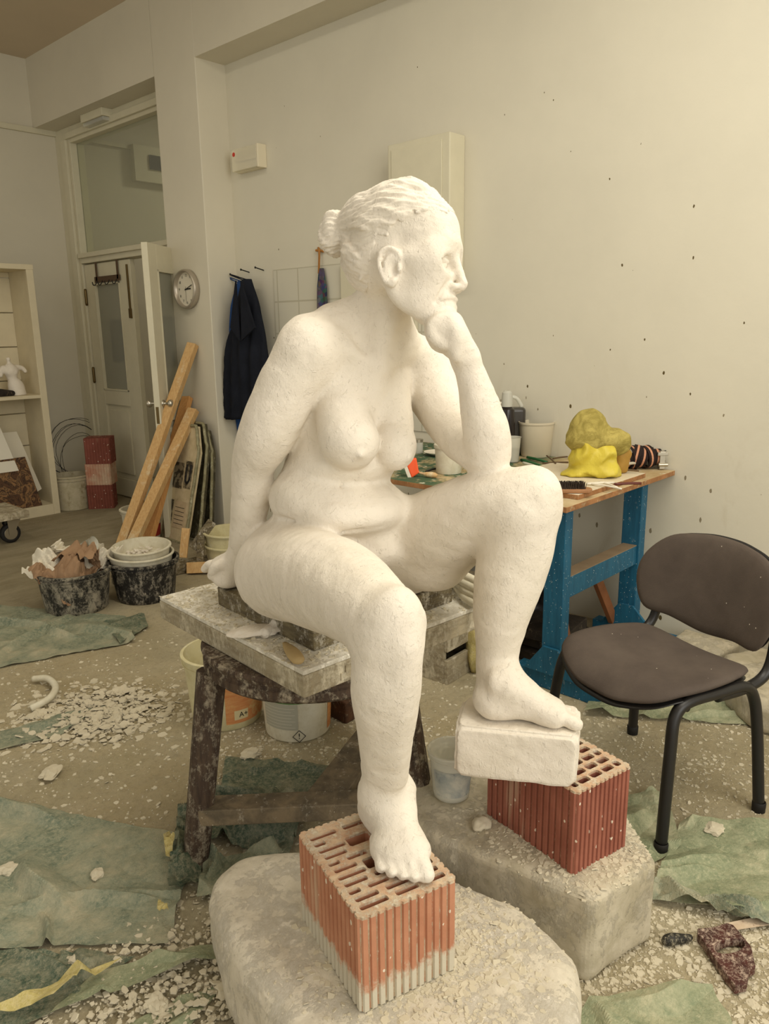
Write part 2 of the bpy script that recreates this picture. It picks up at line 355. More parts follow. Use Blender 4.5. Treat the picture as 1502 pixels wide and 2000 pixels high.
# ------------------------------------------------------------------ sculpting: signed distance fields meshed with surface nets
class Grid:
    def __init__(self, xs, ys, zs):
        self.ax = [np.asarray(a, dtype=np.float32) for a in (xs, ys, zs)]
        self.v = np.full([len(a) for a in self.ax], 0.5, dtype=np.float32)
    def sub(self, lo, hi):
        sl = []
        for a, l, h in zip(self.ax, lo, hi):
            i0 = int(np.searchsorted(a, l)); i1 = int(np.searchsorted(a, h))
            if i1 <= i0: return None
            sl.append(slice(i0, i1))
        return tuple(sl)
    def pts(self, sl): return [a[s].reshape([-1 if i == k else 1 for k in range(3)]) for i, (a, s) in enumerate(zip(self.ax, sl))]
    def blend(self, sl, d, k, mode='add'):
        v = self.v[sl]
        if k <= 0:
            self.v[sl] = np.minimum(v, d) if mode == 'add' else np.maximum(v, -d); return
        if mode == 'add':
            h = np.maximum(k-np.abs(v-d), 0)/k
            self.v[sl] = np.minimum(v, d)-h*h*k*0.25
        elif mode == 'sub':
            d = -d; h = np.maximum(k-np.abs(v-d), 0)/k
            self.v[sl] = np.maximum(v, d)+h*h*k*0.25
        else:
            h = np.maximum(k-np.abs(v-d), 0)/k
            self.v[sl] = np.maximum(v, d)+h*h*k*0.25
    def cone(self, a, b, ra, rb, k=0.02, mode='add', squash=None, mg=0.0):
        """tapered capsule; squash=(axis, s): section s times as wide along the axis"""
        a = np.array(a, np.float32); b = np.array(b, np.float32); m = max(ra, rb)*(max(1, squash[1]) if squash else 1)+k+0.012+mg
        sl = self.sub(np.minimum(a, b)-m, np.maximum(a, b)+m)
        if sl is None: return
        X, Y, Z = self.pts(sl); px, py, pz = X-a[0], Y-a[1], Z-a[2]; ba = b-a; L2 = float(ba@ba)+1e-9
        h = np.clip((px*ba[0]+py*ba[1]+pz*ba[2])/L2, 0, 1)
        qx, qy, qz = px-h*ba[0], py-h*ba[1], pz-h*ba[2]
        if squash:
            n = np.array(squash[0], np.float32); n = n/np.linalg.norm(n); s = squash[1]
            dn = qx*n[0]+qy*n[1]+qz*n[2]; g = (1.0/s-1.0)
            qx, qy, qz = qx+n[0]*dn*g, qy+n[1]*dn*g, qz+n[2]*dn*g
        d = np.sqrt(qx*qx+qy*qy+qz*qz)-(ra+(rb-ra)*h)
        self.blend(sl, d, k, mode)
    def chain(self, pts, rs, k=0.02, mode='add', squash=None):
        """a limb: tapered capsules along a smooth curve, joined without bulges, then blended in"""
        P = [np.array(p, np.float64) for p in pts]; Rr = list(rs)
        if len(P) > 2:
            q = []; rr = []
            for i in range(len(P)-1):
                p0 = P[max(i-1, 0)]; p1 = P[i]; p2 = P[i+1]; p3 = P[min(i+2, len(P)-1)]
                r0 = Rr[max(i-1, 0)]; r1 = Rr[i]; r2 = Rr[i+1]; r3 = Rr[min(i+2, len(P)-1)]
                for j in range(8):
                    t = j/8.0; f = lambda a, b, c, d: 0.5*(2*b+(c-a)*t+(2*a-5*b+4*c-d)*t*t+(-a+3*b-3*c+d)*t**3)
                    q.append(f(p0, p1, p2, p3)); rr.append(f(r0, r1, r2, r3))
            q.append(P[-1]); rr.append(Rr[-1]); P, Rr = q, rr
        m = max(Rr)*(max(1, squash[1]) if squash else 1)+k+0.012
        sl = self.sub(np.min(P, 0)-m, np.max(P, 0)+m)
        if sl is None: return
        t = Grid.__new__(Grid); t.ax = [a[s_] for a, s_ in zip(self.ax, sl)]
        t.v = np.full([len(a) for a in t.ax], 0.5, np.float32)
        for i in range(len(P)-1): t.cone(P[i], P[i+1], Rr[i], Rr[i+1], 0.0, 'add', squash, k+0.012)
        self.blend(sl, t.v, k, mode)
    def ell(self, c, r, k=0.02, mode='add', M=None):
        """ellipsoid; M: 3x3 array whose rows are its axes"""
        c = np.array(c, np.float32); R = max(r)+k+0.012
        sl = self.sub(c-R, c+R)
        if sl is None: return
        X, Y, Z = self.pts(sl); px, py, pz = X-c[0], Y-c[1], Z-c[2]
        if M is None: u, v, w_ = px, py, pz
        else:
            u = px*M[0][0]+py*M[0][1]+pz*M[0][2]; v = px*M[1][0]+py*M[1][1]+pz*M[1][2]; w_ = px*M[2][0]+py*M[2][1]+pz*M[2][2]
        k0 = np.sqrt((u/r[0])**2+(v/r[1])**2+(w_/r[2])**2)
        k1 = np.sqrt((u/r[0]**2)**2+(v/r[1]**2)**2+(w_/r[2]**2)**2)+1e-6
        self.blend(sl, k0*(k0-1)/k1, k, mode)
    def merge(self, g, k):
        """union with a grid on the same axes"""
        self.blend((slice(None),)*3, g.v, k)
    def mesh(self):
        v = self.v; s = v < 0
        n = s[:-1,:-1,:-1].astype(np.int8)
        for i, j, q in ((1,0,0),(0,1,0),(0,0,1),(1,1,0),(1,0,1),(0,1,1),(1,1,1)):
            n = n+s[i:s.shape[0]-1+i, j:s.shape[1]-1+j, q:s.shape[2]-1+q]
        act = (n > 0) & (n < 8); I = np.argwhere(act)
        idx = np.full(act.shape, -1, np.int32); idx[act] = np.arange(len(I))
        C8 = [(0,0,0),(1,0,0),(0,1,0),(1,1,0),(0,0,1),(1,0,1),(0,1,1),(1,1,1)]
        val = np.stack([v[I[:,0]+c[0], I[:,1]+c[1], I[:,2]+c[2]] for c in C8], 1)
        acc = np.zeros((len(I), 3)); cnt = np.zeros(len(I))
        for a in range(8):
            for b in range(a+1, 8):
                df = np.array(C8[b])-np.array(C8[a])
                if np.abs(df).sum() != 1: continue
                va, vb = val[:, a], val[:, b]; m = (va < 0) != (vb < 0)
                t = np.where(m, va/np.where(m, va-vb, 1), 0)
                p = np.array(C8[a])[None, :]+df[None, :]*t[:, None]
                acc += p*m[:, None]; cnt += m
        loc = acc/cnt[:, None]
        V = np.stack([self.ax[i][I[:, i]]*(1-loc[:, i])+self.ax[i][I[:, i]+1]*loc[:, i] for i in range(3)], 1)
        Q = []
        for ax in range(3):
            o = [(1,0,0),(0,1,0),(0,0,1)][ax]
            A = s[:s.shape[0]-o[0], :s.shape[1]-o[1], :s.shape[2]-o[2]]; B = s[o[0]:, o[1]:, o[2]:]
            E = np.argwhere(A != B)
            u, w_ = [(1,2),(2,0),(0,1)][ax]
            ok = (E[:, u] > 0) & (E[:, w_] > 0) & (E[:, u] < s.shape[u]-1) & (E[:, w_] < s.shape[w_]-1); E = E[ok]
            fl = A[E[:,0], E[:,1], E[:,2]]
            du = np.zeros(3, int); du[u] = 1; dw = np.zeros(3, int); dw[w_] = 1
            q = np.stack([idx[tuple((E-du-dw).T)], idx[tuple((E-dw).T)], idx[tuple(E.T)], idx[tuple((E-du).T)]], 1)
            q[~fl] = q[~fl][:, ::-1]; Q.append(q)
        return V, np.concatenate(Q)
def np_mesh(name, V, Q):
    me = bpy.data.meshes.new(name); me.vertices.add(len(V)); me.vertices.foreach_set('co', np.asarray(V, np.float32).ravel())
    k = Q.shape[1]; me.loops.add(Q.size); me.loops.foreach_set('vertex_index', Q.astype(np.int32).ravel())
    me.polygons.add(len(Q)); me.polygons.foreach_set('loop_start', np.arange(0, Q.size, k, dtype=np.int32))
    me.update(calc_edges=True); me.validate()
    me.polygons.foreach_set('use_smooth', np.ones(len(Q), bool))
    return me
def span(a, b, h): return np.arange(a, b, h)

# ------------------------------------------------------------------ the room
XW, XP, YA, YB, YL, ZS, ZC, XD = 3.52, 3.28, 4.725, 5.23, 7.22, 3.25, 3.80, 3.52
def struct(name, bm, m, bevel=0.0): return finish(obj(name, bm, m, bevel=bevel), kind='structure')
def sbox(name, a, b, m, bevel=0.0):
    bm = BM(); box(bm, *a, *b); return struct(name, bm, m, bevel)
sbox('floor', (-2.5, -3.2, -0.12), (8.0, 8.4, 0.0), M_FLOOR)
sbox('ceiling', (-2.5, -3.2, ZC), (8.0, 8.4, ZC+0.15), M_CEIL)
sbox('wall_right', (XW, -3.2, 0), (XW+0.25, YA, ZC), M_WALL)
sbox('wall_pillar', (XP, YA, 0), (XW+0.25, YB, ZC), M_WALL2, 0.006)
bm = BM(); box(bm, XP, -3.2, 3.262, XW, YA, ZC); box(bm, XP, YB, ZS, XD+0.1, YL, ZC); struct('wall_beam', bm, M_WALL2)
sbox('wall_left', (-2.5, YL, 0), (XD+0.06, YL+0.2, ZC), M_WALL2)
# corridor seen through the glass above the doors
sbox('wall_corridor_left', (XD+0.06, YL+0.10, 0), (8.0, YL+0.3, ZC), M_WALL2)
sbox('wall_corridor_right', (XW+0.25, YB-0.3, 0), (8.0, YB-0.05, ZC), M_WALL2)
sbox('wall_corridor_end', (7.4, YB-0.3, 0), (7.6, YL+0.3, ZC), M_WALL2)
l = bpy.data.lights.new('corridor_fill', 'AREA'); l.shape = 'RECTANGLE'; l.size = 0.4; l.size_y = 0.4; l.energy = 14; l.color = (1, 0.95, 0.82)  # unseen fill light, added to brighten the closed-off corridor; no fitting there
o = bpy.data.objects.new('corridor_fill', l); COL.objects.link(o); o.location = (5.6, 6.2, 3.7)
# cable trunking and its continuation beyond the doors
zt = ony(60, 252, YL)[2]
bm = BM(); box(bm, -2.5, YL-0.03, zt-0.035, XP+0.27, YL, zt+0.01); struct('trim_1', bm, M_CREAM, 0.003)
zt = ony(250, 288, YL+0.1)[2]
bm = BM(); box(bm, XD+0.10, YL+0.06, zt-0.02, 7.4, YL+0.1, zt+0.015); struct('trim_2', bm, M_CREAM)
# small dark vent window in the corridor
a = ony(283, 305, YL+0.09); b = ony(320, 338, YL+0.09)
v = BM(); box(v, a[0]-0.16, YL+0.02, b[2]-0.12, b[0]+0.5, YL+0.1, a[2]+0.08); vt = struct('window_2', v, M_CREAM)
v = BM(); box(v, a[0], YL+0.0, b[2], b[0]+0.4, YL+0.021, a[2]); obj('pane', v, M_DARK, vt)
# tiled patch of wall behind the sink corner
t = NT('grey_white_tiles', 0.3, 0.5)
br = t.n('TexBrick'); br.offset = 0.0; br.inputs['Scale'].default_value = 1.0; br.inputs['Mortar Size'].default_value = 0.006
br.inputs['Brick Width'].default_value = 0.215; br.inputs['Row Height'].default_value = 0.212
for i, c in ((1, rgb(206, 201, 184)), (2, rgb(203, 198, 181)), (3, rgb(184, 178, 158))): br.inputs[i].default_value = c
mp = t.n('Mapping'); mp.vector_type = 'POINT'; mp.inputs['Rotation'].default_value = (0, 0, 0)
sp = t.n('SeparateXYZ'); t.l(t.tc.outputs['Object'], sp.inputs[0]); cb = t.n('CombineXYZ')
t.l(t.math('ADD', sp.outputs['Y'], 0.04), cb.inputs[0]); t.l(t.math('ADD', sp.outputs['Z'], 0.005), cb.inputs[1]); t.l(cb.outputs[0], br.inputs['Vector'])
t.col(br.outputs['Color'])
y0 = onx(537, 560, XW)[1]
sbox('wall_tiles', (XW-0.008, 2.75, 0.9), (XW, y0, onx(560, 525, XW)[2]), t.m)

# ------------------------------------------------------------------ double door in its frame, transom light above
fr = BM()
DL, DR, ZD = 6.95, 5.33, 2.11
box(fr, XD-0.05, DL, 0, XD+0.08, YL, ZS-0.0)                 # left post
box(fr, XD-0.075, DL+0.04, 0, XD-0.05, DL+0.13, ZS-0.10)
box(fr, XD-0.05, YB, 0, XD+0.08, DR, ZS)                     # right post
box(fr, XD-0.05, DR, ZS-0.13, XD+0.08, DL, ZS)               # head
box(fr, XD-0.075, DR, ZS-0.10, XD-0.05, DL+0.04, ZS-0.05)
box(fr, XD-0.06, DR, ZD, XD+0.08, DL, ZD+0.085)              # transom bar
box(fr, XD-0.085, DR, ZD+0.045, XD-0.06, DL, ZD+0.085)
frame = struct('door_1', fr, M_CREAM, 0.004)
p = BM(); box(p, XD+0.01, DR, ZD+0.085, XD+0.018, DL, ZS-0.13); pane = obj('transom_pane', p, M_GLASS, frame)
def leaf(name, org, dirv, w, gl, gr, zp0, zp1, zq0, zq1, panel_side=-1):
    """door leaf in its own frame: x along the leaf from the hinge, y thickness, z up"""
    d = Vector((dirv[0], dirv[1], 0)).normalized(); M = basis(org, d, Vector((-d.y, d.x, 0)), (0, 0, 1)); T = 0.045; Zt = ZD-0.01
    bm = BM()
    box(bm, 0, 0, 0.012, gl, T, Zt, M); box(bm, gr, 0, 0.012, w, T, Zt, M)
    box(bm, gl, 0, zp1, gr, T, Zt, M); box(bm, gl, 0, zq1, gr, T, zp0, M); box(bm, gl, 0, 0.012, gr, T, zq0, M)
    o = struct(name, bm, M_CREAM, 0.003)
    bm = BM(); box(bm, gl, T*0.4, zq0, gr, T*0.6, zq1, M); box(bm, gl+0.05, T*0.15, zq0+0.05, gr-0.05, T*0.85, zq1-0.05, M); obj('panel', bm, M_CREAM, o, bevel=0.004)
    bm = BM(); box(bm, gl, T*0.45, zp0, gr, T*0.55, zp1, M); obj('pane', bm, M_FROST, o)
    bm = BM()
    for (a, b, c, e) in ((gl, gl+0.014, zp0, zp1), (gr-0.014, gr, zp0, zp1), (gl, gr, zp0, zp0+0.014), (gl, gr, zp1-0.014, zp1)): box(bm, a, -0.006, c, b, T+0.006, e, M)
    obj('glazing_bead', bm, M_CREAM, o, bevel=0.002)
    return o, M
d2, M2 = leaf('door_2', (XD-0.035, 6.94, 0), (0, -1), 0.80, 0.155, 0.60, 0.99, 1.93, 0.18, 0.86)
d3, M3 = leaf('door_3', (3.46, 5.36, 0), (2.915-3.46, 4.97-5.36), 0.67, 0.13, 0.53, 0.99, 1.93, 0.18, 0.86)
def knob_mesh(M, y, s):
    bm = BM(); R = Matrix.Rotation(-s*PI/2, 4, 'X')
    lathe(bm, [(0.026, 0), (0.026, 0.006), (0.010, 0.010), (0.009, 0.035), (0.022, 0.042), (0.029, 0.055), (0.026, 0.070), (0.012, 0.078), (0.001, 0.079)], 20, M @ Matrix.Translation(y) @ R)
    return bm
obj('door_knob', knob_mesh(M3, (0.615, 0.045, 1.00), 1), M_CHROME, d3, True)
obj('door_knob', knob_mesh(M3, (0.615, 0.0, 1.00), -1), M_CHROME, d3, True)
bm = BM(); box(bm, 0.668, 0.012, 0.86, 0.672, 0.033, 0.98, M3); obj('lock_plate', bm, M_BRASS, d3)
bm = BM(); lathe(bm, [(0.001, 0), (0.012, 0), (0.012, 0.004), (0.001, 0.004)], 14, M3 @ Matrix.Translation((0.615, 0.046, 0.9)) @ Matrix.Rotation(-PI/2, 4, 'X')); obj('keyhole', bm, M_DARK, d3)
for z in (1.82, 1.12, 0.28):
    bm = BM(); lathe(bm, [(0.001, -0.075), (0.011, -0.07), (0.013, -0.05), (0.013, 0.05), (0.011, 0.07), (0.001, 0.075)], 12, Matrix.Translation((XD-0.045, 6.945, z))); obj('hinge', bm, M_BRASS, d2, True)
bm = BM(); box(bm, 0.745, -0.012, 1.62, 0.765, 0.0, 2.06, M2); box(bm, 0.738, -0.016, 1.62, 0.772, 0.0, 1.70, M2); obj('bolt', bm, M_BRASS, d2, bevel=0.002)
# over-the-door hook rack
hr = thing('hook_rack', 'brown metal over-door hook rack on the closed cream door leaf', 'rack', (XD-0.06, 6.55, 1.98))
bm = BM()
box(bm, XD-0.052, 6.30, 1.935, XD-0.046, 6.74, 1.985)
for y in (6.33, 6.70): box(bm, XD-0.052, y-0.012, 1.95, XD-0.046, y+0.012, 2.105)
obj('rail', bm, flat('rusty_brown', rgb(96, 76, 58), 0.6, 0.3, 0.3), hr, world=True)
for y in (6.35, 6.48, 6.60, 6.70):
    bm = BM(); tube(bm, smooth_path([(XD-0.05, y, 1.95), (XD-0.07, y, 1.915), (XD-0.09, y, 1.915), (XD-0.095, y, 1.94)], 4), 0.004, 6); obj('hook', bm, M_DARK, hr, True, world=True)
# notices fixed behind the ribbed glass
for (M, x0, x1, z0, z1, lab, y) in ((M2, 0.30, 0.58, 1.24, 1.62, 'white sheet of paper behind the closed door leaf glass', 0.035), (M3, 0.24, 0.50, 1.24, 1.62, 'white sheet of paper behind the glass of the open door leaf', 0.010)):
    bm = BM(); box(bm, x0, y-0.001, z0, x1, y, z1, M); finish(obj('paper_notice', bm, M_PAPER), lab, 'paper')

# ------------------------------------------------------------------ fittings on walls
def text_into(bm, s, size, M, ext=0.0004, align='CENTER', xs=1.0):
    cu = bpy.data.curves.new('t', 'FONT'); cu.body = s; cu.size = size; cu.align_x = align; cu.align_y = 'CENTER'; cu.extrude = ext; cu.resolution_u = 2
    o = bpy.data.objects.new('t', cu); COL.objects.link(o); dg = bpy.context.evaluated_depsgraph_get(); dg.update()
    me = bpy.data.meshes.new_from_object(o.evaluated_get(dg)); k = len(bm.verts); bm.from_mesh(me); bm.verts.ensure_lookup_table()
    for v in list(bm.verts)[k:]: v.co = M @ Vector((v.co.x*xs, v.co.y, v.co.z))
    bpy.data.objects.remove(o); bpy.data.curves.remove(cu); bpy.data.meshes.remove(me)
# frame for things on the right wall / pillar: x to the viewer's right (-Y), y up, z out of the wall (-X)
def on_wall(X, y, z): return basis((X, y, z), (0, -1, 0), (0, 0, 1), (-1, 0, 0))
ck = thing('wall_clock', 'round silver-rimmed wall clock hanging on the pillar', 'clock', (XP, 4.975, 1.80))
Mk = on_wall(XP, 4.975, 1.80)
bm = BM(); lathe(bm, [(0.128, 0), (0.138, 0.006), (0.138, 0.040), (0.132, 0.052), (0.124, 0.050), (0.118, 0.022)], 48, Mk); obj('rim', bm, flat('silver_rim', rgb(176, 166, 150), 0.35, 0.5, 0.5), ck, True, world=True)
bm = BM(); lathe(bm, [(0.0005, 0.020), (0.120, 0.020), (0.120, 0.022), (0.0005, 0.022)], 48, Mk); face = obj('face', bm, M_PAPER, ck, world=True)
for i in range(1, 13):
    bm = BM(); a = PI/2-i*PI/6; text_into(bm, str(i), 0.026, Mk @ Matrix.Translation((0.095*math.cos(a), 0.095*math.sin(a), 0.0228))); obj('numeral', bm, M_DARK, face, world=True)
for nm, ang, ln, wd, z in (('hour_hand', 88, 0.055, 0.008, 0.026), ('minute_hand', 70, 0.080, 0.005, 0.029), ('second_hand', 180, 0.100, 0.0016, 0.032)):
    bm = BM(); a = math.radians(90-ang); bar(bm, Mk @ Vector((-0.018*math.cos(a), -0.018*math.sin(a), z)), Mk @ Vector((ln*math.cos(a), ln*math.sin(a), z)), wd, 0.0015, (-1, 0, 0)); obj(nm, bm, M_DARK, ck, world=True)
# emergency light on the right wall
p0 = onx(452, 293, XW-0.07); p1 = onx(503, 284, XW-0.07); p2 = onx(453, 338, XW-0.07)
el = thing('emergency_light', 'rectangular emergency light with clear cover high on the right wall', 'lamp', (XW, p1[1], p2[2]))
bm = BM(); box(bm, XW-0.035, p1[1], p2[2], XW, p0[1], p0[2]); box(bm, XW-0.075, p1[1]-0.002, p2[2], XW, p1[1]+0.012, p0[2]); obj('base', bm, flat('old_white_plastic', rgb(220, 210, 184), 0.5), el, bevel=0.004, world=True)
bm = BM(); lathe(bm, [(0.001, -0.12), (0.008, -0.12), (0.008, 0.12), (0.001, 0.12)], 12, Matrix.Translation((XW-0.05, (p0[1]+p1[1])/2, (p0[2]+p2[2])/2)) @ Matrix.Rotation(PI/2, 4, 'X')); obj('tube', bm, M_PAPER, el, True, world=True)
bm = BM(); box(bm, XW-0.075, p1[1]+0.013, p2[2]+0.004, XW-0.036, p0[1]-0.003, p0[2]-0.004); obj('cover', bm, glass_mat('yellowed_clear_cover', (0.9, 0.86, 0.72, 1), 0.45, 0.15), el, bevel=0.003, world=True)
bm = BM(); lathe(bm, [(0.001, 0), (0.014, 0), (0.014, 0.002), (0.001, 0.002)], 16, on_wall(XW-0.0755, p0[1]-0.03, p0[2]-0.035)); obj('red_sticker', bm, flat('red_sticker', rgb(196, 60, 46), 0.5), el, world=True)
# fuse cabinet
p0 = onx(765, 294, 3.39); p1 = onx(864, 280, 3.39)
fc = thing('fuse_cabinet', 'flat cream metal cabinet mounted on the right wall above the head', 'cabinet', (XW, p1[1], 1.75))
bm = BM(); box(bm, 3.39, p1[1]-0.05, 1.78, XW, p0[1]+0.03, p0[2]+0.03); obj('casing', bm, M_CREAM, fc, bevel=0.006, world=True)
bm = BM(); box(bm, 3.384, p1[1], 1.81, 3.39, p0[1], p0[2]); obj('door', bm, M_CREAM, fc, bevel=0.002, world=True)
bm = BM(); lathe(bm, [(0.001, 0), (0.009, 0), (0.009, 0.003), (0.001, 0.003)], 12, on_wall(3.384, p1[1]+0.16, 2.2)); obj('lock', bm, M_DARK, fc, world=True)
p0 = onx(664, 519, XW-0.03)
bm = BM(); box(bm, XW-0.03, p0[1]-0.62, 1.25, XW-0.008, p0[1], p0[2]); lowp = obj('access_panel', bm, M_CREAM, bevel=0.003)
finish(lowp, 'flat cream access panel on the tiled wall behind the neck', 'panel')
# lamp box under the door soffit
c = onz(200, 232, ZS-0.04)
sl = thing('soffit_lamp', 'small white lamp box under the soffit above the doors', 'lamp', (c[0], c[1], ZS))
bm = BM(); cbox(bm, (c[0]-0.02, c[1], ZS-0.030), (0.16, 0.36, 0.06)); obj('base', bm, M_CREAM, sl, bevel=0.004, world=True)
bm = BM(); cbox(bm, (c[0]-0.02, c[1], ZS-0.075), (0.14, 0.34, 0.03)); obj('diffuser', bm, M_CLEARPL, sl, bevel=0.008, world=True)
# coat nails with coats
nl = []
for (px, py, lab) in ((453, 543, 'leftmost nail in the right wall, under the blue coat'), (466, 541, 'second nail from the pillar, holding the black coat'), (487, 532, 'bare nail right of the black coat'), (515, 528, 'bare nail farthest from the pillar, left of the tiles')):
    q = onx(px, py, XW); bm = BM(); tube(bm, [(XW, q[1], q[2]), (XW-0.075, q[1]-0.005, q[2]+0.015)], 0.004, 7); lathe(bm, [(0.001, 0), (0.008, 0), (0.008, 0.003), (0.001, 0.003)], 8, on_wall(XW-0.075, q[1]-0.005, q[2]+0.015))
    finish(obj('wall_nail', bm, M_DARK), lab, 'nail', 'coat nails in the right wall'); nl.append(q)

# ------------------------------------------------------------------ coats and scarf
def sheet(nu, nv, f, thick=0.0):
    bm = BM(); g = [[bm.verts.new(f(i/nu, j/nv)) for j in range(nv+1)] for i in range(nu+1)]
    for i in range(nu):
        for j in range(nv): bm.faces.new((g[i][j], g[i+1][j], g[i+1][j+1], g[i][j+1]))
    return bm
def coat_mesh(top, rows, X0, seed, n=40):
    """hanging cloth: rows of (z, y_left, y_right, depth) closed into a flattened tube"""
    bm = BM(); rings = []
    for (z, ya, yb, dp) in rows:
        ring = []
        for i in range(n):
            a = 2*PI*i/n; y = (ya+yb)/2+math.cos(a)*(ya-yb)/2
            fold = 0.018*math.sin(y*60+seed+z*2.0)+0.010*math.sin(y*31+z*5)
            x = X0-dp/2+math.sin(a)*(dp/2)-(0.5+0.5*math.sin(a)*-1)*fold*min(1, (top-z)*3)
            ring.append(bm.verts.new((min(x, XW-0.003), y, z+0.012*math.sin(a*3+seed)*(1 if z < top-0.9 else 0))))
        rings.append(ring)
    for k in range(len(rings)-1):
        for i in range(n): j = (i+1) % n; bm.faces.new((rings[k][i], rings[k][j], rings[k+1][j], rings[k+1][i]))
    bm.faces.new(rings[0]); bm.faces.new(rings[-1][::-1])
    return bm
def interp_rows(keys, n):
    zs = [k[0] for k in keys]; out = []
    for i in range(n+1):
        z = zs[0]+(zs[-1]-zs[0])*i/n
        out.append([z]+[float(np.interp(-z, [-q for q in zs], [k[c] for k in keys])) for c in (1, 2, 3)])
    return out
def wy(px, py, X=3.40): return onx(px, py, X)[1]
def wz(px, py, X=3.40): return onx(px, py, X)[2]
blue = flat('blue_cloth', rgb(44, 74, 126), 0.9, 0.1, 0, 0.003, 60, 0.3)
navy = flat('black_navy_cloth', rgb(28, 31, 40), 0.85, 0.15, 0, 0.003, 60, 0.3)
K = [(wz(450, 548), wy(447, 548), wy(463, 548), 0.05), (wz(450, 600), wy(437, 600), wy(470, 600), 0.09), (wz(440, 700), wy(430, 700), wy(480, 700), 0.10), (wz(440, 815), wy(441, 815), wy(470, 815), 0.08), (wz(450, 905), wy(441, 905), wy(458, 905), 0.05)]
cb = thing('blue_coat', 'long blue work coat hanging behind the black coat', 'coat', (XW-0.05, nl[0][1], nl[0][2]))
bm = coat_mesh(K[0][0], interp_rows(K, 40), XW-0.01, 1.0); obj('body', bm, blue, cb, True, world=True)
bm = BM(); tube(bm, smooth_path([(XW-0.05, K[0][1]-0.01, K[0][0]-0.01), (XW-0.06, nl[0][1], nl[0][2]+0.01), (XW-0.05, K[0][2]+0.02, K[0][0]-0.01)], 6), 0.004, 6); obj('hanging_loop', bm, blue, cb, True, world=True)
X2 = 3.36
K = [(onx(467, 545, X2)[2], onx(460, 545, X2)[1], onx(476, 545, X2)[1], 0.05), (onx(467, 600, X2)[2], onx(455, 600, X2)[1], onx(498, 600, X2)[1], 0.10), (onx(467, 700, X2)[2], onx(437, 700, X2)[1], onx(520, 700, X2)[1], 0.13),
     (onx(450, 815, X2)[2], onx(425, 815, X2)[1], onx(512, 830, X2)[1], 0.13)]
cc = thing('black_coat', 'black coat with lapels hanging on the wall beside the pillar', 'coat', (XW-0.1, nl[1][1], nl[1][2]))
bm = coat_mesh(K[0][0], interp_rows(K, 40), XW-0.075, 2.2, 48); obj('body', bm, navy, cc, True, world=True)
for s, (px0, px1, px2) in ((1, (462, 452, 470)), (-1, (472, 500, 474))):
    q = [onx(px0, 548, X2-0.02), onx(px1, 640, X2-0.075), onx(px2, 665, X2-0.085)]
    bm = BM(); vs = [bm.verts.new(v) for v in q]+[bm.verts.new(Vector(v)+Vector((-0.012, 0, 0))) for v in q]
    for f in ((0, 1, 2), (5, 4, 3), (0, 3, 4, 1), (1, 4, 5, 2), (2, 5, 3, 0)): bm.faces.new([vs[i] for i in f])
    obj('lapel', bm, navy, cc, world=True)
bm = BM(); tube(bm, smooth_path([Vector((XW-0.09, K[0][1]-0.02, K[0][0]-0.01)), nl[1]+Vector((-0.07, 0, 0.012)), Vector((XW-0.09, K[0][2]+0.02, K[0][0]-0.01))], 6), 0.004, 6); obj('hanging_loop', bm, navy, cc, True, world=True)
# scarf on a rusty hook over the tiles
t = NT('dark_patterned_cloth', 0.9, 0.1); v = t.vor(42, out='Color', vec=t.vec()); hs = t.n('HueSaturation'); hs.inputs['Saturation'].default_value = 0.7; hs.inputs['Value'].default_value = 0.22; t.l(v, hs.inputs['Color']); t.col(t.mix(0.55, hs.outputs[0], rgb(36, 44, 64)))
X2 = XW-0.03
K = [(onx(626, 524, X2)[2], onx(622, 524, X2)[1], onx(631, 524, X2)[1], 0.02), (onx(626, 560, X2)[2], onx(621, 560, X2)[1], onx(638, 560, X2)[1], 0.03), (onx(626, 600, X2)[2]-0.12, onx(622, 600, X2)[1], onx(641, 600, X2)[1], 0.035)]
sc = obj('patterned_scarf', coat_mesh(K[0][0], interp_rows(K, 20), XW-0.015, 0.4, 24), t.m, None, True); finish(sc, 'dark patterned scarf hanging on the tiles behind the shoulder', 'scarf')
q = onx(628, 490, XW); bm = BM(); tube(bm, smooth_path([q+Vector((0, 0.03, 0.02)), q+Vector((-0.02, 0, 0)), q+Vector((-0.03, -0.005, -0.09)), q+Vector((-0.03, 0, -0.14))], 5), 0.007, 7); tube(bm, [q+Vector((-0.015, 0.035, 0.005)), q+Vector((-0.015, -0.035, -0.005))], 0.008, 7)
finish(obj('rusty_hook', bm, flat('rust', rgb(176, 122, 64), 0.8, 0.2, 0, 0.001, 80, 0.3)), 'rusty orange hook above the scarf left of the hair bun', 'hook')

# ------------------------------------------------------------------ far left: shelving unit and what stands in it
sh = thing('shelving_unit', 'cream painted wooden shelving unit against the left wall', 'shelves', (2.2, 6.43, 0))
SX0, SX1, SY0, SY1, SZ = 1.55, 2.79, 6.43, 6.84, 2.03
wht = flat('shelf_paint', rgb(214, 202, 172), 0.55, 0.3, 0, 0.003, 12, 0.08)
for nm, b in (('side_panel', (SX1-0.03, SY0+0.02, 0, SX1, SY1, SZ)), ('side_panel', (SX0, SY0+0.02, 0, SX0+0.03, SY1, SZ)), ('top', (SX0, SY0, SZ-0.03, SX1+0.01, SY1, SZ+0.01)), ('shelf', (SX0+0.03, SY0, 0.985, SX1-0.03, SY1, 1.012)), ('shelf', (SX0+0.03, SY0+0.02, 0.06, SX1-0.03, SY1, 0.085))):
    bm = BM(); box(bm, *b); obj(nm, bm, wht, sh, bevel=0.003, world=True)
bm = BM(); z = 0.0
while z < SZ-0.05:
    box(bm, SX0+0.03, SY1-0.02, z, SX1-0.03, SY1, min(z+0.272, SZ-0.03)); z += 0.28
obj('back_boards', bm, wht, sh, bevel=0.004, world=True)
